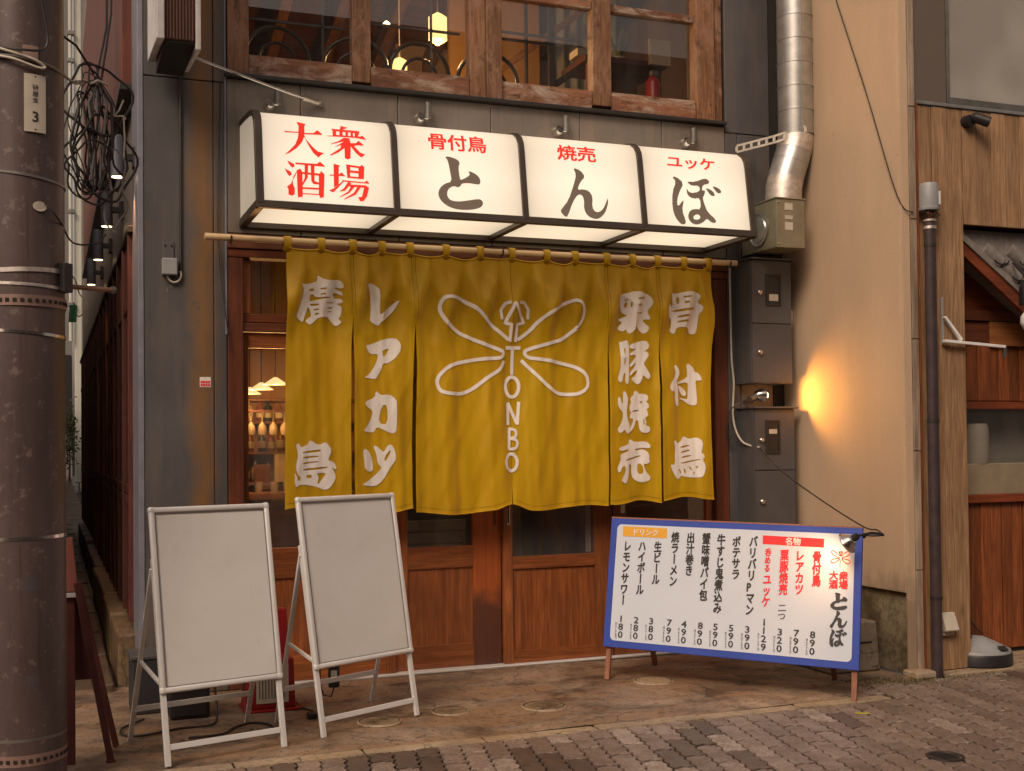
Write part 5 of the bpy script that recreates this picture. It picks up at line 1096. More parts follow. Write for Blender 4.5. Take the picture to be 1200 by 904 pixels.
for t_, (u0, v0), (u1, v1), c_ in MENU:
    if c_ == 'p':
        mtext('price', t_, (u0, u1), v0+6, v1+0, M['blackglyph'], .02, 42)
        tax = {'180': '198', '280': '308', '380': '418', '790': '869', '490': '539', '890': '979', '590': '649', '390': '429', '1129': '1241', '320': '352'}[t_]
        mtext('tax_price', '税込'+tax+'円', (u0-33, u1-31), v0-(40 if t_ != '1129' else 80), v1-2, M['blackglyph'], 0, 12)
    else:
        wd = {'呑める': 36}.get(t_, 50); 
        mtext('menu_line', t_, (u0, u1), v0, v1, M['red'] if c_ == 'r' else M['blackglyph'], .042 if t_ != '二つ' else .005, wd)
obj('heading_strip', MB().add([mp(u, v, .003) for u, v in ((79, 919), (360, 917), (360, 859), (80, 859))], [(0, 1, 2, 3)]), M['orange'], MBD)
obj('heading_strip', MB().add([mp(u, v, .003) for u, v in ((937, 902), (1283, 898), (1283, 849), (937, 853))], [(0, 1, 2, 3)]), M['red'], MBD)
def htext(s, u, v, size, mat, sx=1.0):
    V = []; F = []; n = len(s)
    for i, ch in enumerate(s):
        vv, ff = text_mesh2d(ch, .035); k = len(V); V += [(u+((i-n/2+.5)+(a[0]-.5))*size*sx, v+(a[1]-.38)*size, a[2]) for a in vv]; F += [tuple(q+k for q in f_) for f_ in ff]
    decal('heading_text', V, F, lambda a, b, l: mp(a, b, .0048+.0004*l), mat, MBD)
htext('ドリンク', 225, 888, 42, M['whiteprint']); htext('名物', 1111, 876, 44, M['whiteprint'])
# shop name in brush hand and the little dragonfly
M['inkgrey'] = mat_plain('faded_ink', (.045, .045, .05), .6, 0, .1, 30, 0)
yc = 573
for g, vc in (('to', 560), ('n', 462), ('bo', 362)):
    parts = [[smooth_ring([tuple(p) for p in r_]) for r_ in part] for part in SIGN_GLYPHS[g]]
    V, F = poly_mesh2d(parts); xs = [v[0] for v in V]; zs = [v[1] for v in V]
    cx = (min(xs)+max(xs))/2; cz_ = (min(zs)+max(zs))/2
    sx = 84/(max(xs)-min(xs)); sz = 92/(max(zs)-min(zs))
    V2 = []; F2 = []
    for i, (dx, dy) in enumerate(((0, 0), (2.4, 0), (-2.4, 0), (0, 2.2), (0, -2.2))):
        k0 = len(V2); V2 += [(1376+(a-cx)*sx*1.04+dx+(b-cz_)*sz*.06, vc+(b-cz_)*sz+dy+(a-cx)*sx*.08, l+.15*i) for a, b, l in V]; F2 += [tuple(q+k0 for q in f_) for f_ in F]
    decal('letter', V2, F2, lambda a, b, l: mp(a, b, .0035+.0004*l), M['inkgrey'], MBD)
V = []; F = []
for pts, wpx in NOREN_LINES['dragonfly_emblem']+[([(2664, 1900), (2664, 1500)], 20)]:
    v, f_ = ribbon(pts, 44); k = len(V); V += v; F += [tuple(i+k for i in q) for q in f_]
xs = [v[0] for v in V]; zs = [v[1] for v in V]; cx = (min(xs)+max(xs))/2; zt = max(zs)
decal('dragonfly_emblem', [(1376+(a-cx)*.104, 838+(b-zt)*.115, 0) for a, b, l in V], F, lambda a, b, l: mp(a, b, .0035), M['red'], MBD)
# clamp lamp
cl = thing('clamp_lamp', 'small silver clamp lamp lighting the right end of the menu board', 'lamp', mp(1490, 900))
hd = mp(1440, 862, .15); aim = mp(1040, 600, 0); dd = (aim-hd).normalized()
hd = hd; bk = hd-dd*.045
obj('reflector', MB().tube([hd-dd*.05, hd-dd*.035, hd-dd*.01, hd], [.020, .032, .050, .062], 24, caps=False), M['chrome'], cl, smooth='auto').modifiers.new('solid', 'SOLIDIFY').thickness = .002
obj('bulb', MB().tube([hd-dd*.035, hd-dd*.02, hd-dd*.004], [.012, .030, .010], 16), M['bulb'], cl, smooth=True)
obj('socket', MB().tube([hd-dd*.045, hd-dd*.075], [.020, .018], 16), M['black'], cl, smooth='auto')
obj('arm', MB().tube([hd-dd*.075, mp(1560, 930, .10), mp(1600, 935, .03), mp(1600, 935, -.005), mp(1545, 930, -.01), mp(1488, 930, -.01)], .007, 8), M['black'], cl, smooth='auto')
obj('clamp', MB().bar(mp(1470, 930, -.03), mp(1500, 930, -.03), .03, .03), M['black'], cl, .004)
ls = bpy.data.lights.new('clamp_lamp_light', 'SPOT'); lo = bpy.data.objects.new('clamp_lamp_light', ls); COL.objects.link(lo)
lo.location = hd+dd*.004; ls.energy = 7.5; ls.color = (1, .50, .20); ls.spot_size = R(135); ls.spot_blend = 1; ls.shadow_soft_size = .02
lo.rotation_euler = (-dd).to_track_quat('Z', 'Y').to_euler(); put(lo, cl)

# ================================================================== FLOOR ITEMS
def cover(x, y, r, label, mat='drain', dark=False, dz=.004):
    t = thing('drain_cover', label, 'drain cover', (x, y, 0), group='round drain covers in the concrete')
    obj('lid', MB().lathe([(0, .010), (r*.35, .010), (r*.36, .009), (r*.93, .010), (r*.95, .006)], (x, y, 0), 40), M[mat], t, smooth='auto')
    obj('rim', MB().lathe([(r*1.0, .003), (r*1.0, .0112), (r*1.05, .0105), (r*1.09, .002)], (x, y, 0), 40), M['dark' if False else 'kerb'], t, smooth='auto')
    obj('gap', MB().lathe([(r*.955, .0112), (r*1.0, .0112)], (x, y, 0), 40), M['dark'], t)
    g_ = MB()
    for k in range(-3, 4): w_ = math.sqrt(max(0, (r*.7)**2-(k*r*.2)**2)); g_.box(x-w_, x+w_, y+k*r*.2-.003, y+k*r*.2+.003, .010, .013)
    obj('ridges', g_, M[mat], t)
cover(1.955, -1.055, .092, 'small round drain cover in the concrete right of the white boards'); cover(2.450, -1.145, .112, 'largest round drain cover in the concrete before the right door')
cover(1.555, -1.135, .105, 'round drain cover in the concrete under the right white board'); cover(3.30, -.775, .110, 'pale round drain cover near the left leg of the menu board', 'kerb')
t = thing('valve_cover', 'dark round valve cover set in the paving at the lower right', 'valve cover', (3.68, -2.79, 0))
obj('lid', MB().lathe([(0, .006), (.058, .006), (.062, .002), (.066, .002), (.068, .008), (.082, .008), (.086, -.01)], (3.68, -2.79, 0), 32), M['darkmetal'], t, smooth='auto')
for k in range(-2, 3): obj('ridge', MB().box(3.68-.04, 3.68+.04, -2.79+k*.018-.003, -2.79+k*.018+.003, .006, .009), M['darkmetal'], t)
tag(obj('yellow_mark', MB().prism([(3.845, -1.94), (3.915, -1.97), (3.925, -1.95), (3.86, -1.915)], 'z', .0015, .003), mat_plain('yellow_paint', (.5, .45, .03), .6)), 'short yellow paint mark on the paving by the menu board leg', 'paint mark')
# grey block right of the menu board
t = thing('concrete_block', 'low grey concrete block behind the right end of the menu board', 'block', (4.60, -1.0, 0))
obj('block', MB().prism([(4.36, .0), (4.725, .0), (4.70, .30), (4.40, .30)], 'y', -1.02, -.62), mat_concrete('grey_block', (.16, .13, .10), (.30, .26, .20), (.24, .19, .13)), t, .01)
obj('block_slot', MB().box(4.52, 4.66, -1.024, -1.019, .17, .18), M['dark'], t)
t = thing('small_stone', 'broken concrete chunk at the foot of the beige wall', 'stone', (4.83, -1.33, 0))
obj('stone', MB().box(4.74, 4.90, -1.33, -1.20, -.01, .035), M['kerb'], t, .012)
# red stand
rs = thing('red_floor_stand', 'red plastic floor stand with a white notice behind the white boards', 'stand', (1.1, -.62, 0))
obj('body', MB().prism([(.955, .012), (1.225, .012), (1.215, .275), (.985, .285)], 'y', -.66, -.50), M['redplastic'], rs, .012)
obj('back_plate', MB().prism([(1.10, .012), (1.235, .012), (1.21, .52), (1.15, .52)], 'y', -.49, -.46), M['redplastic'], rs, .01)
obj('base', MB().box(.95, 1.26, -.68, -.44, 0, .014), M['redplastic'], rs, .005)
obj('side_knob', MB().lathe([(0, -.05), (.03, -.045), (.045, 0), (.03, .05), (0, .055)], (.945, -.57, .19), 16, 'x'), M['redplastic'], rs, smooth='auto')
nt_ = obj('notice', MB().box(1.015, 1.185, -.664, -.661, .045, .245), M['cream'], rs)
lines = MB()
for k in range(9): lines.box(1.030+.016*k, 1.034+.016*k, -.6655, -.6645, .07, .235-.01*(k % 3))
obj('notice_text', lines, M['black'], rs)
# black box and blue grey panel behind left board
t = thing('black_speaker_box', 'black box standing behind the left white board', 'box', (.67, -.6, 0))
obj('body', MB().box(.575, .775, -.68, -.50, .002, .25), M['black'], t, .01); obj('grille', MB().box(.59, .76, -.686, -.68, .02, .232), M['cable'], t, .003)
t = thing('grey_crate', 'dark grey plastic crate against the pillar behind the left white board', 'crate', (.52, -.4, 0))
obj('body', MB().box(.40, .60, -.48, -.22, .002, .30), mat_plain('crate_grey', (.03, .028, .034), .5), t, .01); obj('rim', MB().box(.392, .608, -.488, -.212, .29, .31), M['cabinet'], t, .004)
# hanging adapter
ad_ = thing('power_adapter', 'black power adapter with white label hanging under the right white board', 'adapter', (1.41, -.75, .2))
obj('brick', MB().box(1.378, 1.436, -.775, -.745, .12, .245), M['black'], ad_, .008); obj('label', MB().box(1.388, 1.420, -.7775, -.7755, .155, .212), M['cream'], ad_)
obj('cord', MB().tube([(1.407, -.76, .26), (1.405, -.76, .34), (1.40, -.755, .42)], .004, 6), M['cable'], ad_, smooth='auto'); obj('cord', MB().tube([(1.407, -.76, .12), (1.39, -.77, .075), (1.35, -.77, .085), (1.33, -.765, .15), (1.335, -.76, .25)], .004, 6), M['cable'], ad_, smooth='auto')
cable('floor_cable', 'black cable snaking on the concrete behind the left white board', [(.79, -.70, .20), (.80, -.76, .05), (.76, -.88, .010), (.60, -.90, .010), (.42, -.98, .010), (.33, -.92, .01), (.34, -.78, .01), (.45, -.62, .01)], .006, M['cable'])
cable('floor_cable', 'black cable curled on the concrete under the left white board', [(.62, -1.12, .009), (.78, -1.10, .009), (.86, -.98, .009), (.95, -.92, .009), (1.02, -.98, .009), (1.03, -1.08, .009), (.98, -1.13, .009)], .006, M['cable'])
cable('floor_cable', 'black cable with a plug lying between the two white boards', [(1.24, -.50, .01), (1.25, -.66, .01), (1.29, -.80, .010), (1.27, -.88, .010)], .006, M['cable'])
tag(obj('cable_plug', MB().box(1.235, 1.285, -.93, -.88, .003, .03), M['black'], bev=.006), 'black plug block on the concrete between the boards', 'plug')
# wooden easel at far left
es = thing('wooden_easel', 'dark red wooden trestle easel half hidden behind the street pole', 'easel', (.15, -1.3, 0))
M['oxide'] = mat_plain('oxide_red_wood', (.085, .022, .018), .5, 0, .3, 8)
M['oxidel'] = mat_plain('faded_red_paint', (.36, .13, .10), .5, 0, .1, 5)
obj('front_leg', MB().bar((.085, -1.37, 0), (.085, -1.30, .80), .045, .03, up=(0, 1, 0)), M['oxide'], es, .003)
obj('rear_leg', MB().bar((.255, -1.39, 0.004), (.115, -1.33, .80), .03, .026, up=(0, 1, 0)), M['oxide'], es, .003)
obj('rear_leg', MB().bar((.29, -1.12, 0.004), (.125, -1.12, .78), .03, .026, up=(0, 1, 0)), M['oxide'], es, .003)
obj('side_panel', MB().prism([(.065, .36), (.205, .36), (.13, .80), (.075, .80)], 'y', -1.31, -1.295), M['oxide'], es)
obj('tray', MB().box(-.12, .112, -1.345, -1.30, .735, .755), M['alu'], es, .002)
obj('top_sheet', MB().prism([(-.12, .76), (.120, .76), (.098, 1.0), (-.12, 1.0)], 'y', -1.335, -1.31), M['oxidel'], es, .002)
obj('foot_cap', MB().box(.235, .275, -1.41, -1.37, 0, .012), M['oxide'], es, .002)

# ================================================================== STREET POLE AND ITS CLUTTER
PX, PY, PR = -.10, -1.75, .165
up_ = thing('utility_pole', 'thick dark purple brown street pole with steel bands at the left edge', 'pole', (PX, PY, 0))
obj('shaft', MB().tube([(PX, PY, -.02), (PX, PY, 1.6), (PX, PY, 3.2), (PX, PY, 7)], [PR+.003, PR, PR-.003, PR-.012], 64), M['pole'], up_, smooth='auto')
def ring(z, r, h, mat, tilt=0, name='band', t=up_, kx=0):
    pts = [(PX+(PR+r*.5)*math.cos(a), PY+(PR+r*.5)*math.sin(a), z+tilt*math.cos(a)+kx*math.sin(a*3)) for a in [i*2*math.pi/48 for i in range(48)]]
    m_ = MB()
    n = 48; vs = []
    for (x, y, zz) in pts:
        d = Vector((x-PX, y-PY, 0)).normalized()
        for dr, dz in ((-r, -h), (r*.6, -h), (r*.6, h), (-r, h)): vs.append((x+d.x*dr, y+d.y*dr, zz+dz))
    fs = [(i*4+k, i*4+(k+1) % 4, ((i+1) % n)*4+(k+1) % 4, ((i+1) % n)*4+k) for i in range(n) for k in range(4)]
    m_.add(vs, fs); return obj(name, m_, mat, t, 0, smooth='auto')
ring(2.118, .004, .009, M['foil'], .008); ring(2.060, .003, .006, M['foil'], -.006); ring(1.868, .003, .006, M['chrome'], -.012); ring(1.043, .003, .007, M['chrome'], .004)
ring(2.50, .003, .005, M['darksteel'], -.02); ring(.245, .003, .006, M['darksteel'], .0)
for z in (1.995, .165):
    b_ = ring(z, .004, .022, mat_plain('rusty_band', (.30, .20, .17), .5, .4) if 'rusty_band' not in bpy.data.materials else bpy.data.materials['rusty_band'], 0, 'slotted_band')
    for k in range(20):
        a = R(-175+k*9.5); d = Vector((math.cos(a), math.sin(a), 0)); q = Vector((-d.y, d.x, 0)); c_ = Vector((PX, PY, z))+d*(PR+.0065)
        obj('slot', MB().bar(c_-q*.007, c_+q*.007, .003, .014, up=(0, 0, 1)), M['dark'], b_)
# number plate bent on the shaft
def on_pole(a_, z, r=.004): return (PX+(PR+r)*math.cos(a_), PY+(PR+r)*math.sin(a_), z)
pa = R(-72)
def plate(name, hw, z0, z1, mat, a0=pa, r=.005, t=up_):
    m_ = MB(); n = 8; rows = [(a0+(-hw+2*hw*i/n)/PR) for i in range(n+1)]
    vs = [on_pole(a, z, r) for z in (z0, z1) for a in rows]; m_.add(vs, [(i, i+1, n+2+i, n+1+i) for i in range(n)]); return obj(name, m_, mat, t)
pt_ = plate('number_plate', .042, 2.672, 2.905, M['cream'])
def pole_text(s, size, z, mat, r=.0065, bold=.01, a0=pa, parent=None):
    V, F = text_mesh2d(s, bold); F = F; xs = [v[0] for v in V]; cx = (min(xs)+max(xs))/2
    decal('plate_text', *grid_cut([((v[0]-cx)*size, (v[1]-.36)*size, v[2]) for v in V], F, .02), lambda a, b, l: on_pole(a0+a/PR, z+b, r+.0003*l), mat, parent or pt_)
pole_text('3', .058, 2.735, M['blackglyph'], bold=.02)
for i, ch in enumerate('研屋交' if False else '研屋支'): pole_text(ch, .024, 2.852-.026*i, M['blackglyph'])
for zz in (2.895, 2.682):
    plate('plate_screw', .003, zz-.003, zz+.003, M['dark'], r=.0066, t=pt_)
m_ = MB(); vs = [on_pole(pa+R(6)+.028*math.cos(t)/PR, 2.375+.020*math.sin(t), .005) for t in [i*2*math.pi/24 for i in range(24)]]; m_.add(vs, [tuple(range(24))]); ot = obj('oval_tag', m_, M['cream'], up_)
obj('strap_buckle', MB().bar(on_pole(R(-25), 2.16, .012), on_pole(R(-25), 2.04, .012), .035, .035), M['darkmetal'], up_, .004)
obj('strap_buckle', MB().bar(on_pole(R(-150), 2.10, .015), on_pole(R(-150), 1.98, .015), .05, .04), M['darkmetal'], up_, .004)
obj('step_bolt', MB().tube([(PX+.15, PY+.05, 2.083), (.26, -1.62, 2.083)], .011, 10), mat_plain('rusty_bolt', (.30, .17, .12), .5, .4), up_, smooth='auto')
obj('step_bolt_head', MB().tube([(.255, -1.624, 2.083), (.265, -1.617, 2.083)], .017, 8), M['darksteel'], up_, smooth='auto')
for k, (z, a, rr_) in enumerate(((2.99, 0, .03), (.47, 30, .028), (.86, -5, .045))):
    plate('pole_patch', rr_, z-.03, z+.03, mat_plain('patch_%d' % k, (.27, .18, .15) if k == 0 else (.07, .055, .06), .7) , a0=R(-78), r=.002)
# wires wrapped at the top
cable('pole_tie_wire', 'pale wire looped round the top of the street pole', [on_pole(R(-170), 3.02, .02), on_pole(R(-130), 2.975, .02), on_pole(R(-100), 2.955, .02), on_pole(R(-70), 2.93, .02), on_pole(R(-62), 2.94, .02), on_pole(R(-80), 2.965, .02), on_pole(R(-120), 3.0, .02), on_pole(R(-160), 3.05, .02)], .0055, M['wcable'])
cable('pole_strap_wire', 'grey strap wire bending across the pole above the number plate', [on_pole(R(-178), 2.93, .01), on_pole(R(-140), 2.965, .01), on_pole(R(-100), 2.968, .01), on_pole(R(-50), 2.95, .01), (.10, -1.66, 2.96), (.14, -1.6, 2.98)], .006, M['darksteel'])
cable('pole_hang_cable', 'black cable hanging in front of the pole top', [on_pole(R(-80), 3.4, .02), on_pole(R(-62), 3.15, .02), on_pole(R(-60), 3.02, .02), on_pole(R(-90), 2.99, .03), on_pole(R(-140), 3.02, .02)], .005, M['cable'])
cable('pole_side_wire', 'thin wire running from the oval tag to the hanging cable loops', [on_pole(R(-60), 2.39, .01), on_pole(R(-40), 2.33, .02), (.10, -1.5, 2.30), (.20, -1.45, 2.31), (.24, -1.4, 2.36)], .004, M['cable'])
cable('green_tag_wire', 'tangle of thin wire by the green tag', [(.082, -1.6, 2.16), (.11, -1.58, 2.12), (.125, -1.56, 2.07), (.15, -1.56, 2.04), (.155, -1.56, 2.01), (.12, -1.56, 1.97), (.10, -1.57, 2.03)], .003, M['wcable'])
tag(obj('green_tag', MB().bar((.100, -1.565, 2.02), (.097, -1.565, 1.945), .024, .012), M['green'], bev=.004), 'small green plastic tag hanging on the right of the pole', 'tag')
# big hank of cables
hk = thing('cable_hank', 'big tangled hank of black cables hanging beside the pole', 'cables', (.2, -1.2, 2.9))
rg = random.Random(11)
def loopc(cx, cz, rx, rz, ph, r, mat, drop=0):
    pts = []
    for i in range(40):
        a = i/40*2*math.pi
        pts.append((cx+rx*math.cos(a)*(1+.12*math.sin(2*a+ph))+.012*math.sin(5*a+ph), -1.2+.03*math.sin(a+ph)+rg.uniform(-.003, .003), cz+rz*math.sin(a)+.015*math.sin(3*a+ph)-drop))
    obj('cable_loop', MB().tube(pts, r, 7, closed=True), mat, hk, smooth='auto')
for k in range(7):
    loopc(.185+rg.uniform(-.035, .03), 2.86+rg.uniform(-.05, .05), rg.uniform(.035, .085), rg.uniform(.22, .30), rg.uniform(0, 6), rg.choice([.0022, .003, .0045, .006]), M['cable'])
loopc(.215, 3.02, .135, .17, 1, .006, M['cable']); loopc(.25, 2.75, .12, .19, 2, .006, M['cable']); loopc(.20, 2.68, .115, .13, 3, .005, M['cable']); loopc(.165, 2.72, .10, .15, 4, .005, M['cable'])
loopc(.29, 2.60, .05, .18, 4, .0045, mat_plain('grey_cable', (.20, .19, .19), .5))
for k in range(9):
    x = .16+.012*k; obj('cable_strand', MB().tube([(.215+rg.uniform(-.01, .01), -1.21, 3.12), (x+rg.uniform(-.02, .02), -1.22, 3.0), (x+rg.uniform(-.03, .03), -1.2, 2.8), (x+rg.uniform(-.04, .04), -1.2, 2.6)], rg.uniform(.004, .008), 6), bpy.data.materials['grey_cable'] if k % 2 else M['cable'], hk, smooth='auto')
obj('cable_tie', MB().tube([(.17, -1.215, 3.08), (.215, -1.24, 3.10), (.26, -1.215, 3.09)], .006, 6), M['wcable'], hk, smooth='auto')
for p in ([(.21, -1.2, 3.12), (.26, -1.1, 3.4), (.27, -1.0, 4.2)], [(.23, -1.2, 3.10), (.285, -1.0, 3.5), (.30, -.9, 4.4)], [(.20, -1.2, 3.14), (.12, -1.25, 3.25), (.0, -1.4, 3.28)], [(.24, -1.18, 3.0), (.33, -1.15, 2.9), (.35, -1.15, 2.72), (.30, -1.18, 2.6)]):
    obj('feed_cable', MB().tube(p, .006, 7), M['cable'], hk, smooth='auto')
for p in ([(.27, -1.2, 2.93), (.31, -1.2, 2.98), (.33, -1.2, 3.03)], [(.29, -1.2, 2.95), (.33, -1.2, 2.955), (.34, -1.2, 2.94)], [(.33, -1.2, 2.95), (.335, -1.2, 2.85), (.33, -1.2, 2.75)]):
    obj('loose_end', MB().tube(p, .004, 6), M['wcable'], hk, smooth='auto')
# alley wall lamps
for k, (y, zb) in enumerate(((.29, 2.986), (1.74, 2.946), (3.30, 2.942), (5.0, 2.955))):
    t = thing('wall_spot_lamp', ['nearest dark cylinder wall lamp beside the cable hank in the alley', 'second dark cylinder wall lamp up the alley wall', 'third dark cylinder wall lamp up the alley wall', 'farthest dark cylinder wall lamp up the alley wall'][k], 'wall lamp', (.38, y, zb), group='cylinder lamps on the alley wall')
    obj('cylinder', MB().tube([(.38, y, zb+.003), (.38, y, zb+.245)], .041, 28), mat_plain('lamp_grey', (.10, .11, .135), .4, .2) if 'lamp_grey' not in bpy.data.materials else bpy.data.materials['lamp_grey'], t, .003, smooth='auto')
    obj('lit_lens', MB().cyl((.38, y, zb), (.38, y, zb+.0028), .035, 24), mat_emit('lit_lens', (1, .70, .36), 5.0) if 'lit_lens' not in bpy.data.materials else bpy.data.materials['lit_lens'], t)
    obj('arm', MB().box(.40, .47, y-.02, y+.02, zb+.10, zb+.14), M['black'], t, .003); obj('wall_plate', MB().box(.462, .488, y-.045, y+.045, zb+.06, zb+.18), M['black'], t, .004)
    ls = bpy.data.lights.new('wall_spot_light', 'SPOT'); lo = bpy.data.objects.new('wall_spot_light', ls); COL.objects.link(lo); lo.location = (.405, y, zb-.004)
    ls.energy = 20; ls.color = (1, .50, .20); ls.spot_size = R(80); ls.spot_blend = .8; ls.shadow_soft_size = .02; put(lo, t)

# ================================================================== RIGHT SIDE FITTINGS
sp_ = thing('standpipe', 'dark vertical pipe up the corner of the cedar clad house', 'pipe', (4.91, -1.31, 0))
obj('pipe', MB().tube([(4.905, -1.31, 0), (4.908, -1.31, 2.70)], .033, 24), mat_plain('dark_purple_pipe', (.06, .042, .045), .4, .1, .3, 14), sp_, smooth='auto')
for z in (.45, 1.5, 2.55): obj('clip', MB().tube([(4.907, -1.31, z), (4.907, -1.31, z+.02)], .036, 20), M['darkmetal'], sp_, smooth='auto')
obj('band', MB().tube([(4.908, -1.31, 2.655), (4.908, -1.31, 2.672)], .038, 20), M['foil'], sp_, smooth='auto'); obj('band', MB().tube([(4.908, -1.31, 2.70), (4.908, -1.31, 2.712)], .038, 20), M['foil'], sp_, smooth='auto')
mc = thing('metal_cap_can', 'grey enamel can on top of the dark corner pipe', 'junction can', (4.91, -1.3, 2.76))
obj('can', MB().lathe([(0, 2.768), (.058, 2.768), (.060, 2.78), (.056, 2.785), (.056, 2.915), (.05, 2.93), (0, 2.933)], (4.912, -1.30, 0), 28), M['grey'], mc, smooth='auto')
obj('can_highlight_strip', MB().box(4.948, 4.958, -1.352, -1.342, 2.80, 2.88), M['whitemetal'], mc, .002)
for k in range(7): obj('wire', MB().tube([(4.88+.01*k, -1.31, 2.77), (4.875+.013*k+.012*(-1)**k, -1.335, 2.74), (4.90+.004*k, -1.32, 2.71)], .004, 6), M['inwood' if k % 2 else 'cable'], mc, smooth='auto')
sc_ = thing('security_camera', 'small black camera on the cedar boards at the upper right', 'camera', (5.29, -1.26, 3.35))
obj('mount', MB().lathe([(0, -.05), (.035, -.048), (.04, 0)], (5.255, -1.238, 3.345), 20, 'y'), M['black'], sc_, smooth='auto')
obj('body', MB().tube([(5.275, -1.29, 3.365), (5.345, -1.345, 3.325)], .032, 20), M['black'], sc_, .003, smooth='auto'); obj('hood', MB().tube([(5.262, -1.28, 3.372), (5.276, -1.291, 3.364)], [.02, .032], 20), M['black'], sc_, smooth='auto')
sb_ = thing('shelf_bracket', 'white steel shelf bracket sticking out over the opening on the right', 'bracket', (5.1, -1.27, 2))
obj('wall_plate', MB().box(5.036, 5.052, -1.252, -1.24, 1.97, 2.26), M['grey'], sb_, .002)
obj('arm', MB().bar((5.03, -1.275, 1.992), (5.49, -1.275, 1.966), .03, .018), M['whitemetal'], sb_, .003); obj('brace', MB().bar((5.046, -1.262, 2.14), (5.16, -1.275, 2.0), .018, .022, up=(0, 1, 0)), M['whitemetal'], sb_, .003)
obj('end_stop', MB().box(5.48, 5.50, -1.285, -1.265, 1.90, 1.975), M['darksteel'], sb_, .002)
ob = thing('outdoor_socket', 'cream outdoor socket with hinged cover on the cedar post', 'socket', (5.03, -1.25, .29))
obj('cover', MB().prism([(-1.240, .36), (-1.262, .36), (-1.305, .262), (-1.30, .252), (-1.240, .25)], 'x', 4.985, 5.082), M['cream'], ob, .004); obj('body', MB().box(4.99, 5.072, -1.27, -1.239, .225, .25), M['cream'], ob, .003)
pb_ = thing('parasol_base', 'grey dome shaped parasol base with black tube on the right doorstep', 'parasol base', (5.33, -1.2, 0))
obj('dome', MB().lathe([(0, .16), (.05, .155), (.11, .13), (.17, .10), (.20, .085), (.205, .07)], (5.37, -1.12, .02), 32), M['grey'], pb_, smooth='auto')
obj('skirt', MB().lathe([(.205, .07), (.21, .06), (.212, .0), (.0, .0)], (5.37, -1.12, .02), 32), M['black'], pb_, smooth='auto')
obj('tube', MB().cyl((5.30, -1.12, .16), (5.30, -1.12, .30), .028, 16), M['black'], pb_, smooth='auto'); obj('label', MB().bar((5.38, -1.305, .128), (5.44, -1.30, .126), .04, .004, up=(0, -.6, 1)), M['dark'], pb_)
cable('doorstep_cord', 'black cord hanging behind the parasol base', [(5.24, -.975, .55), (5.36, -.975, .38), (5.48, -.98, .22), (5.55, -.98, .16)], .005, M['cable'])
hl = thing('hanging_lamp', 'black lampholder with a white bulb at the right edge', 'lamp', (5.625, -1.4, 2.3))
obj('holder', MB().tube([(5.595, -1.36, 2.36), (5.600, -1.36, 2.33), (5.607, -1.36, 2.22)], [.03, .05, .055], 20), M['black'], hl, smooth='auto'); obj('white_rim', MB().tube([(5.577, -1.40, 2.37), (5.560, -1.41, 2.32), (5.555, -1.41, 2.29)], .012, 8), M['whitemetal'], hl, smooth='auto')
obj('globe', MB().lathe([(0, 2.06), (.035, 2.07), (.055, 2.11), (.05, 2.15), (.02, 2.19), (0, 2.20)], (5.610, -1.36, 0), 24), M['whitemetal'], hl, smooth=True); obj('arm', MB().tube([(5.595, -1.36, 2.36), (5.625, -1.30, 2.42), (5.645, -1.2, 2.5)], .008, 8), M['black'], hl, smooth='auto')

# ================================================================== INTERIORS
def bchair(x, y, rot, label):
    t = thing('bentwood_chair', label, 'chair', (x, y, 3.12), rot, group='bentwood chairs upstairs')
    def arch(w_, h_, z0): return [(w_*math.cos(a), .0, z0+h_*math.sin(a)) for a in [i*math.pi/18 for i in range(19)]]
    obj('back_hoop', MB().tube([(-.20, .02, .45)]+[( -.21, .0, .70)]+arch(.21, .20, .74)[::-1]+[(.21, .0, .70), (.20, .02, .45)], .014, 8), M['bentwood'], t, 0, True, True)
    obj('inner_hoop', MB().tube([(-.13, .02, .45)]+arch(.13, .14, .70)[::-1]+[(.13, .02, .45)], .011, 8), M['bentwood'], t, 0, True, True)
    obj('seat', MB().lathe([(0, .46), (.19, .46), (.205, .45), (.20, .43), (0, .43)], (0, .2, 0), 24), M['bentwood'], t, 0, 'auto', True)
    for sx, sy in ((-1, 0.03), (1, .03), (-1, .36), (1, .36)): obj('leg', MB().tube([(sx*.17, sy, .44), (sx*.20, sy+(-.02 if sy < .1 else .02), 0)], .013, 8), M['bentwood'], t, 0, True, True)
    return t
for x, y, r_, lab in ((1.36, .52, .15, 'bentwood chair seen in the leftmost upstairs pane'), (1.87, .56, -.2, 'bentwood chair behind the mullion between the left upstairs panes'), (2.30, .52, .1, 'bentwood chair below the hexagonal lamps upstairs'), (2.79, .55, -.1, 'bentwood chair at the left of the third upstairs pane')):
    bchair(x, y, r_, lab)
def pendant(px_, y, zc, r, h, label, e):
    t = thing('paper_pendant_lamp', label, 'pendant lamp', (px_, y, zc), group='glowing paper pendant lamps upstairs')
    obj('shade', MB().tube([(px_, y, zc-h*.62), (px_, y, zc-h*.45), (px_, y, zc+h*.45), (px_, y, zc+h*.62)], [r*.25, r, r, r*.15], 6), M['lantern'], t)
    obj('cord', MB().tube([(px_, y, zc+h*.6), (px_, y, 6.0)], .005, 6), M['wcable'], t)
    l_ = bpy.data.lights.new('pendant_light', 'POINT'); o = bpy.data.objects.new('pendant_light', l_); COL.objects.link(o); o.location = (px_, y, zc-h*.75); l_.energy = e; l_.color = (1, .55, .2); l_.shadow_soft_size = .08; put(o, t)
pendant(2.58, 1.0, 4.35, .066, .185, 'bright hexagonal paper lamp in the second upstairs pane', 34)
pendant(2.467, 1.6, 4.225, .058, .15, 'lower hexagonal paper lamp above the window sill upstairs', 22)
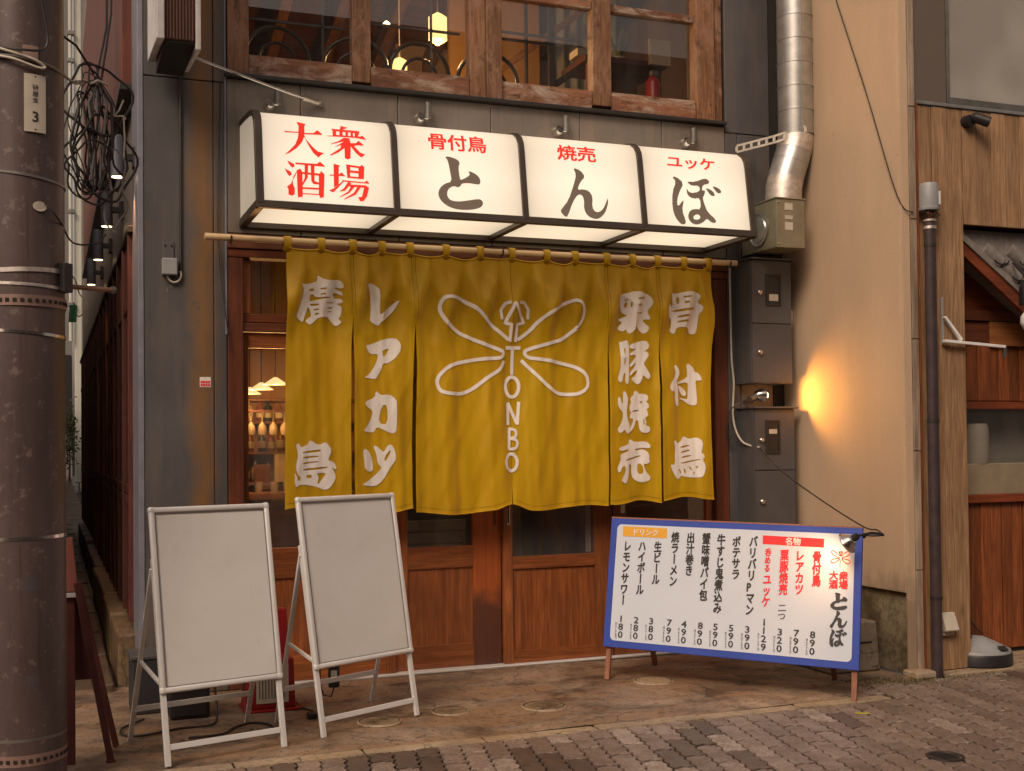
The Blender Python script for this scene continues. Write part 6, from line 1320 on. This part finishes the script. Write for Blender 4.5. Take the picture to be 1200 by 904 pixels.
sm = thing('ceiling_spot', 'tiny bright ceiling spot far inside upstairs', 'spot lamp', (2.61, 2.5, 4.9)); obj('bulb', MB().lathe([(0, -.03), (.03, 0), (0, .03)], (2.616, 2.5, 4.89), 12), M['bulb'], sm, smooth=True); obj('stalk', MB().cyl((2.616, 2.5, 4.91), (2.616, 2.5, 5.5), .01, 8), M['black'], sm)
st = thing('upstairs_stair_rail', 'dark slanted stair railing behind the third upstairs pane', 'railing', (3.6, 1.5, 3.2))
obj('handrail', MB().bar((3.20, 1.5, 4.24), (4.05, 1.5, 4.90), .04, .05), M['inbeam'], st, .004)
obj('lower_rail', MB().bar((3.45, 1.22, 4.02), (4.0, 1.22, 4.42), .03, .05), M['darkmetal'], st, .004)
for x in (3.33, 3.52): obj('post', MB().box(x, x+(.022 if x < 3.4 else .05), 1.2, 1.23, 3.12, 5.2), M['black'], st, .003)
obj('cross_bar', MB().box(3.05, 3.53, 1.2, 1.22, 4.40, 4.417), M['black'], st, .002)
cu_ = thing('grey_curtain', 'grey curtain hanging behind the mullion of the right upstairs panes', 'curtain', (3.95, 1.6, 4.2)); mb = MB()
for k in range(40): pass
xs_ = [3.72+.012*i for i in range(52)]; vs = [(x, 1.7+.02*math.sin(x*55), z) for z in (3.2, 5.6) for x in xs_]; n = len(xs_); mb.add(vs, [(i, i+1, n+i+1, n+i) for i in range(n-1)]); obj('fabric', mb, M['curtain'], cu_, smooth=True)
tb = thing('side_table', 'dark wooden sideboard seen through the right upstairs panes', 'table', (4.0, 1.0, 3.12)); obj('top', MB().box(3.66, 4.33, .85, 1.3, 4.20, 4.245), M['inwood'], tb, .004)
for x in (3.70, 4.24): obj('leg', MB().box(x, x+.06, .88, .94, 3.12, 4.20), M['inwood'], tb, .004)
obj('shelf', MB().box(3.72, 4.26, .9, 1.25, 3.9, 3.93), M['inwood'], tb, .004); obj('back_board', MB().box(3.95, 4.26, 1.2, 1.25, 3.12, 4.20), M['inwood'], tb, .002)
tag(obj('stack_of_books', MB().box(3.62, 3.78, .90, 1.05, 4.247, 4.30), M['cream'], bev=.004), 'small pale stack of books on the upstairs sideboard', 'books')
pn = thing('paper_notice', 'pale square paper notice on the inside wall upstairs', 'notice', (4.2, .6, 4.3)); obj('sheet', MB().box(4.155, 4.325, .78, .784, 4.20, 4.385), M['paper'], pn)
obj('backing', MB().box(4.15, 4.33, .785, .80, 4.195, 4.39), M['pinkwall'], pn)
an = thing('potted_cactus', 'branching dark green cactus upstairs beside the paper notice', 'plant', (4.05, 1.1, 4.25))
obj('stem', MB().tube([(4.06, 1.1, 4.25), (4.06, 1.1, 4.42), (4.09, 1.1, 4.55)], [.03, .028, .018], 10), M['leaf'], an, smooth=True)
for a in (-1, 1): obj('arm', MB().tube([(4.06, 1.1, 4.38), (4.06+a*.06, 1.1, 4.42), (4.06+a*.085, 1.1, 4.52)], [.02, .018, .010], 8), M['leaf'], an, smooth=True)
obj('pot', MB().lathe([(0, 4.247), (.045, 4.247), (.055, 4.33), (.045, 4.33), (.0, 4.32)], (4.06, 1.1, 0), 16), M['cream'], an, smooth='auto')
fe = thing('fire_extinguisher', 'red fire extinguisher behind the right upstairs pane', 'fire extinguisher', (4.17, .7, 3.9))
obj('cylinder', MB().lathe([(0, 3.60), (.05, 3.60), (.055, 3.62), (.055, 4.02), (.03, 4.07), (.015, 4.08), (0, 4.08)], (4.13, .7, 0), 20), M['redplastic'], fe, smooth='auto'); obj('handle', MB().box(4.11, 4.17, .68, .72, 4.08, 4.12), M['darksteel'], fe, .004); obj('hose', MB().tube([(4.16, .7, 4.08), (4.19, .69, 4.0), (4.19, .69, 3.8)], .008, 6), M['black'], fe, smooth=True)
tag(obj('extinguisher_stand', MB().box(4.05, 4.22, .62, .80, 3.12, 3.60), M['inwood'], bev=.004), 'dark stand under the red fire extinguisher upstairs', 'stand')
# downstairs bar
bs = thing('bar_back_shelf', 'warmly lit bar shelf with bottles seen through the left doorway window', 'shelf', (1.7, 2.6, .9))
obj('back', MB().box(.8, 2.6, 2.72, 2.76, .0, 2.95), M['orangewall'], bs); 
for z in (1.12, 1.36, 1.60, 1.78): obj('shelf_board', MB().box(.9, 2.5, 2.48, 2.72, z-.02, z), M['inbeam'], bs, .003)
for x in (.9, 1.42, 1.95, 2.46): obj('upright', MB().box(x, x+.03, 2.5, 2.72, .0, 1.8), M['inwood'], bs, .003)
obj('counter', MB().box(.8, 2.6, 2.0, 2.4, 1.0, 1.05), M['inbeam'], bs, .004); obj('counter_front', MB().box(.8, 2.6, 2.05, 2.08, .0, 1.0), M['inwood'], bs, .004)
obj('menu_card', MB().box(1.66, 1.80, 2.44, 2.47, 1.12, 1.34), M['paper'], bs); obj('frame_picture', MB().box(1.50, 1.63, 2.44, 2.47, 1.06, 1.26), M['inbeam'], bs, .004)
bott = None; nb = 0
labs = {0: 'dark green bottle on the lit bar shelf', 1: 'amber bottle on the lit bar shelf', 2: 'pale labelled bottle on the lit bar shelf'}
protos = {}
for z in (1.12, 1.36, 1.60):
    x = .97
    while x < 2.1:
        k = rg.randrange(3); h_ = rg.uniform(.8, 1.05)
        if k not in protos:
            t = thing('bottle', labs[k], 'bottle', (0, 0, 0), group='%s bottles on the bar shelves' % ['dark green', 'amber', 'pale'][k])
            obj('glass', MB().lathe([(0, 0), (.030, 0), (.032, .02), (.032, .11), (.012, .145), (.011, .18), (0, .18)], n=12), M['bottle%d' % (k+1)], t, 0, 'auto', True); obj('label', MB().lathe([(.0325, .03), (.0325, .09)], n=12), M['paper'], t, 0, 'auto', True)
            protos[k] = t; r_ = t
        else:
            r_ = protos[k].copy(); COL.objects.link(r_)
            for ch in list(protos[k].children): c_ = ch.copy(); COL.objects.link(c_); c_.parent = r_
        r_.location = (x, 2.56+rg.uniform(-.03, .03), z+.001); r_.scale = (1, 1, h_); x += rg.uniform(.068, .095)
for k, (x, y, z) in enumerate(((1.505, 1.5, 1.842), (1.455, 1.8, 1.82), (1.415, 2.1, 1.80), (1.66, 1.3, 1.87))):
    t = thing('cone_pendant_lamp', ['glowing cone pendant at the edge of the curtain inside the bar', 'middle glowing cone pendant inside the bar', 'farthest left glowing cone pendant inside the bar', 'glowing cone pendant inside the bar hidden by the curtain'][k], 'pendant lamp', (x, y, z), group='cone pendants inside the bar')
    obj('shade', MB().lathe([(.012, .05), (.085, 0), (.088, -.004), (.0, -.002)], (x, y, z), 24), M['cone'], t, smooth='auto'); obj('cord', MB().cyl((x, y, z+.05), (x, y, 2.9), .004, 6), M['black'], t)
    l_ = bpy.data.lights.new('cone_light', 'POINT'); o = bpy.data.objects.new('cone_light', l_); COL.objects.link(o); o.location = (x, y, z-.04); l_.energy = 6.5; l_.color = (1, .48, .15); l_.shadow_soft_size = .04; put(o, t)
ib = thing('inside_screen', 'pale grey screen standing just inside the right sliding door', 'screen', (2.9, .6, 0)); obj('panel', MB().box(2.74, 2.98, .5, .53, .0, 1.6), M['curtain'], ib, .004); obj('foot', MB().box(2.72, 3.0, .45, .58, .0, .03), M['inwood'], ib, .003)
ib = thing('inside_bench', 'grey slatted bench just inside the left sliding door', 'bench', (2.2, .5, 0)); 
for z in (.60, .68, .76, .84): obj('slat', MB().box(1.9, 2.55, .40, .43, z, z+.07), M['curtain'], ib, .004)
for x in (1.92, 2.5): obj('leg', MB().box(x, x+.04, .43, .47, .0, .9), M['inwood'], ib, .003)

# grit along the kerb and walls, moss in the corner, a few dead leaves
gt = MB(); rg2 = random.Random(5)
def pebble(x, y, z, r):
    a = rg2.uniform(0, 3); vs = [(x+r*math.cos(a+k*2.1)*rg2.uniform(.6, 1.2), y+r*math.sin(a+k*2.1)*rg2.uniform(.6, 1.2), z) for k in range(3)]+[(x, y, z+r*.8)]
    gt.add(vs, [(0, 1, 3), (1, 2, 3), (2, 0, 3)])
for k in range(900):
    q = rg2.random()
    if q < .45: x, y, z = rg2.uniform(-.3, 4.3), -1.725-abs(rg2.gauss(0, .05)), .001
    elif q < .7: x, y, z = rg2.uniform(1.0, 4.3), -.02-abs(rg2.gauss(0, .10)), .004
    elif q < .85: x, y, z = rg2.uniform(4.3, 5.2), -1.30-abs(rg2.gauss(0, .10)), .001
    else: x, y, z = rg2.uniform(-.3, 5.5), rg2.uniform(-2.9, -.1), .003
    if -1.73 < y < -1.61: continue
    pebble(x, y, z, rg2.uniform(.0015, .0055))
g_ = obj('grit', gt, M['kerb']); g_['kind'] = 'stuff'
ms_ = MB()
for k in range(1400):
    x = rg2.uniform(4.25, 5.3); y = -1.34-abs(rg2.gauss(0, .10))
    if rg2.random() < .4: x, y = rg2.uniform(4.30, 4.77), rg2.uniform(-1.42, -1.2)
    h_ = rg2.uniform(.003, .010); r_ = rg2.uniform(.002, .006); a = rg2.uniform(0, 6.28)
    ms_.add([(x+r_*math.cos(a), y+r_*math.sin(a), .0), (x-r_*math.cos(a), y-r_*math.sin(a), .0), (x+rg2.uniform(-.003, .003), y, h_)], [(0, 1, 2)])
g_ = obj('moss', ms_, mat_plain('moss_green', (.075, .070, .022), .9, 0, .4, 30)); g_['kind'] = 'stuff'
for k, (x, y, a, lab) in enumerate(((2.95, -1.52, .3, 'dry brown leaf on the concrete near the middle of the kerb'), (1.02, -1.30, 1.4, 'dry leaf between the legs of the left white board'), (4.05, -1.30, 2.2, 'dry leaf lying behind the right leg of the menu board'))):
    d = Vector((math.cos(a), math.sin(a), 0)); e = Vector((-d.y, d.x, 0)); c_ = Vector((x, y, .006))
    m_ = MB().add([c_-d*.028, c_-d*.008+e*.013+Vector((0, 0, .006)), c_+d*.012+e*.010+Vector((0, 0, .009)), c_+d*.030+Vector((0, 0, .004)), c_+d*.012-e*.010+Vector((0, 0, .009)), c_-d*.008-e*.013+Vector((0, 0, .006)), c_+Vector((0, 0, .002))], [(0, 1, 6), (1, 2, 6), (2, 3, 6), (3, 4, 6), (4, 5, 6), (5, 0, 6)])
    tag(obj('dry_leaf', m_, mat_plain('dry_leaf', (.22, .11, .04), .8) if 'dry_leaf' not in bpy.data.materials else bpy.data.materials['dry_leaf']), lab, 'leaf', 'dry leaves on the ground')

# glasses hung over the counter and cups standing on it
gp = None
for k in range(16):
    hung = k < 9
    x = 1.10+.085*k if hung else 1.05+.11*(k-9)
    if k in (0, 9):
        gp = thing('hanging_glass' if hung else 'counter_cup', 'stemmed glass hanging upside down over the bar counter' if hung else 'small pale cup standing on the bar counter', 'glass' if hung else 'cup', (0, 0, 0), group='glasses hung over the bar counter' if hung else 'cups on the bar counter')
        if hung: obj('bowl', MB().lathe([(.0, .0), (.004, 0), (.004, -.07), (.028, -.10), (.034, -.14), (.028, -.17)], n=12), M['bottle3'], gp, 0, 'auto', True); obj('foot', MB().lathe([(0, .002), (.03, .001), (.03, -.001)], n=12), M['bottle3'], gp, 0, 'auto', True)
        else: obj('body', MB().lathe([(0, 0), (.026, 0), (.034, .08), (.031, .08), (.024, .006)], n=12), M['cream'], gp, 0, 'auto', True)
        o = gp
    else:
        o = gp.copy(); COL.objects.link(o)
        for ch in list(gp.children): c_ = ch.copy(); COL.objects.link(c_); c_.parent = o
    o.location = (x, 2.2, 1.66) if hung else (x, 2.12+.05*(k % 2), 1.051)
tag(obj('glass_rail', MB().box(1.0, 1.95, 2.17, 2.23, 1.662, 1.68), M['inwood'], bev=.003), 'dark rail holding the hanging glasses over the bar counter', 'rail')
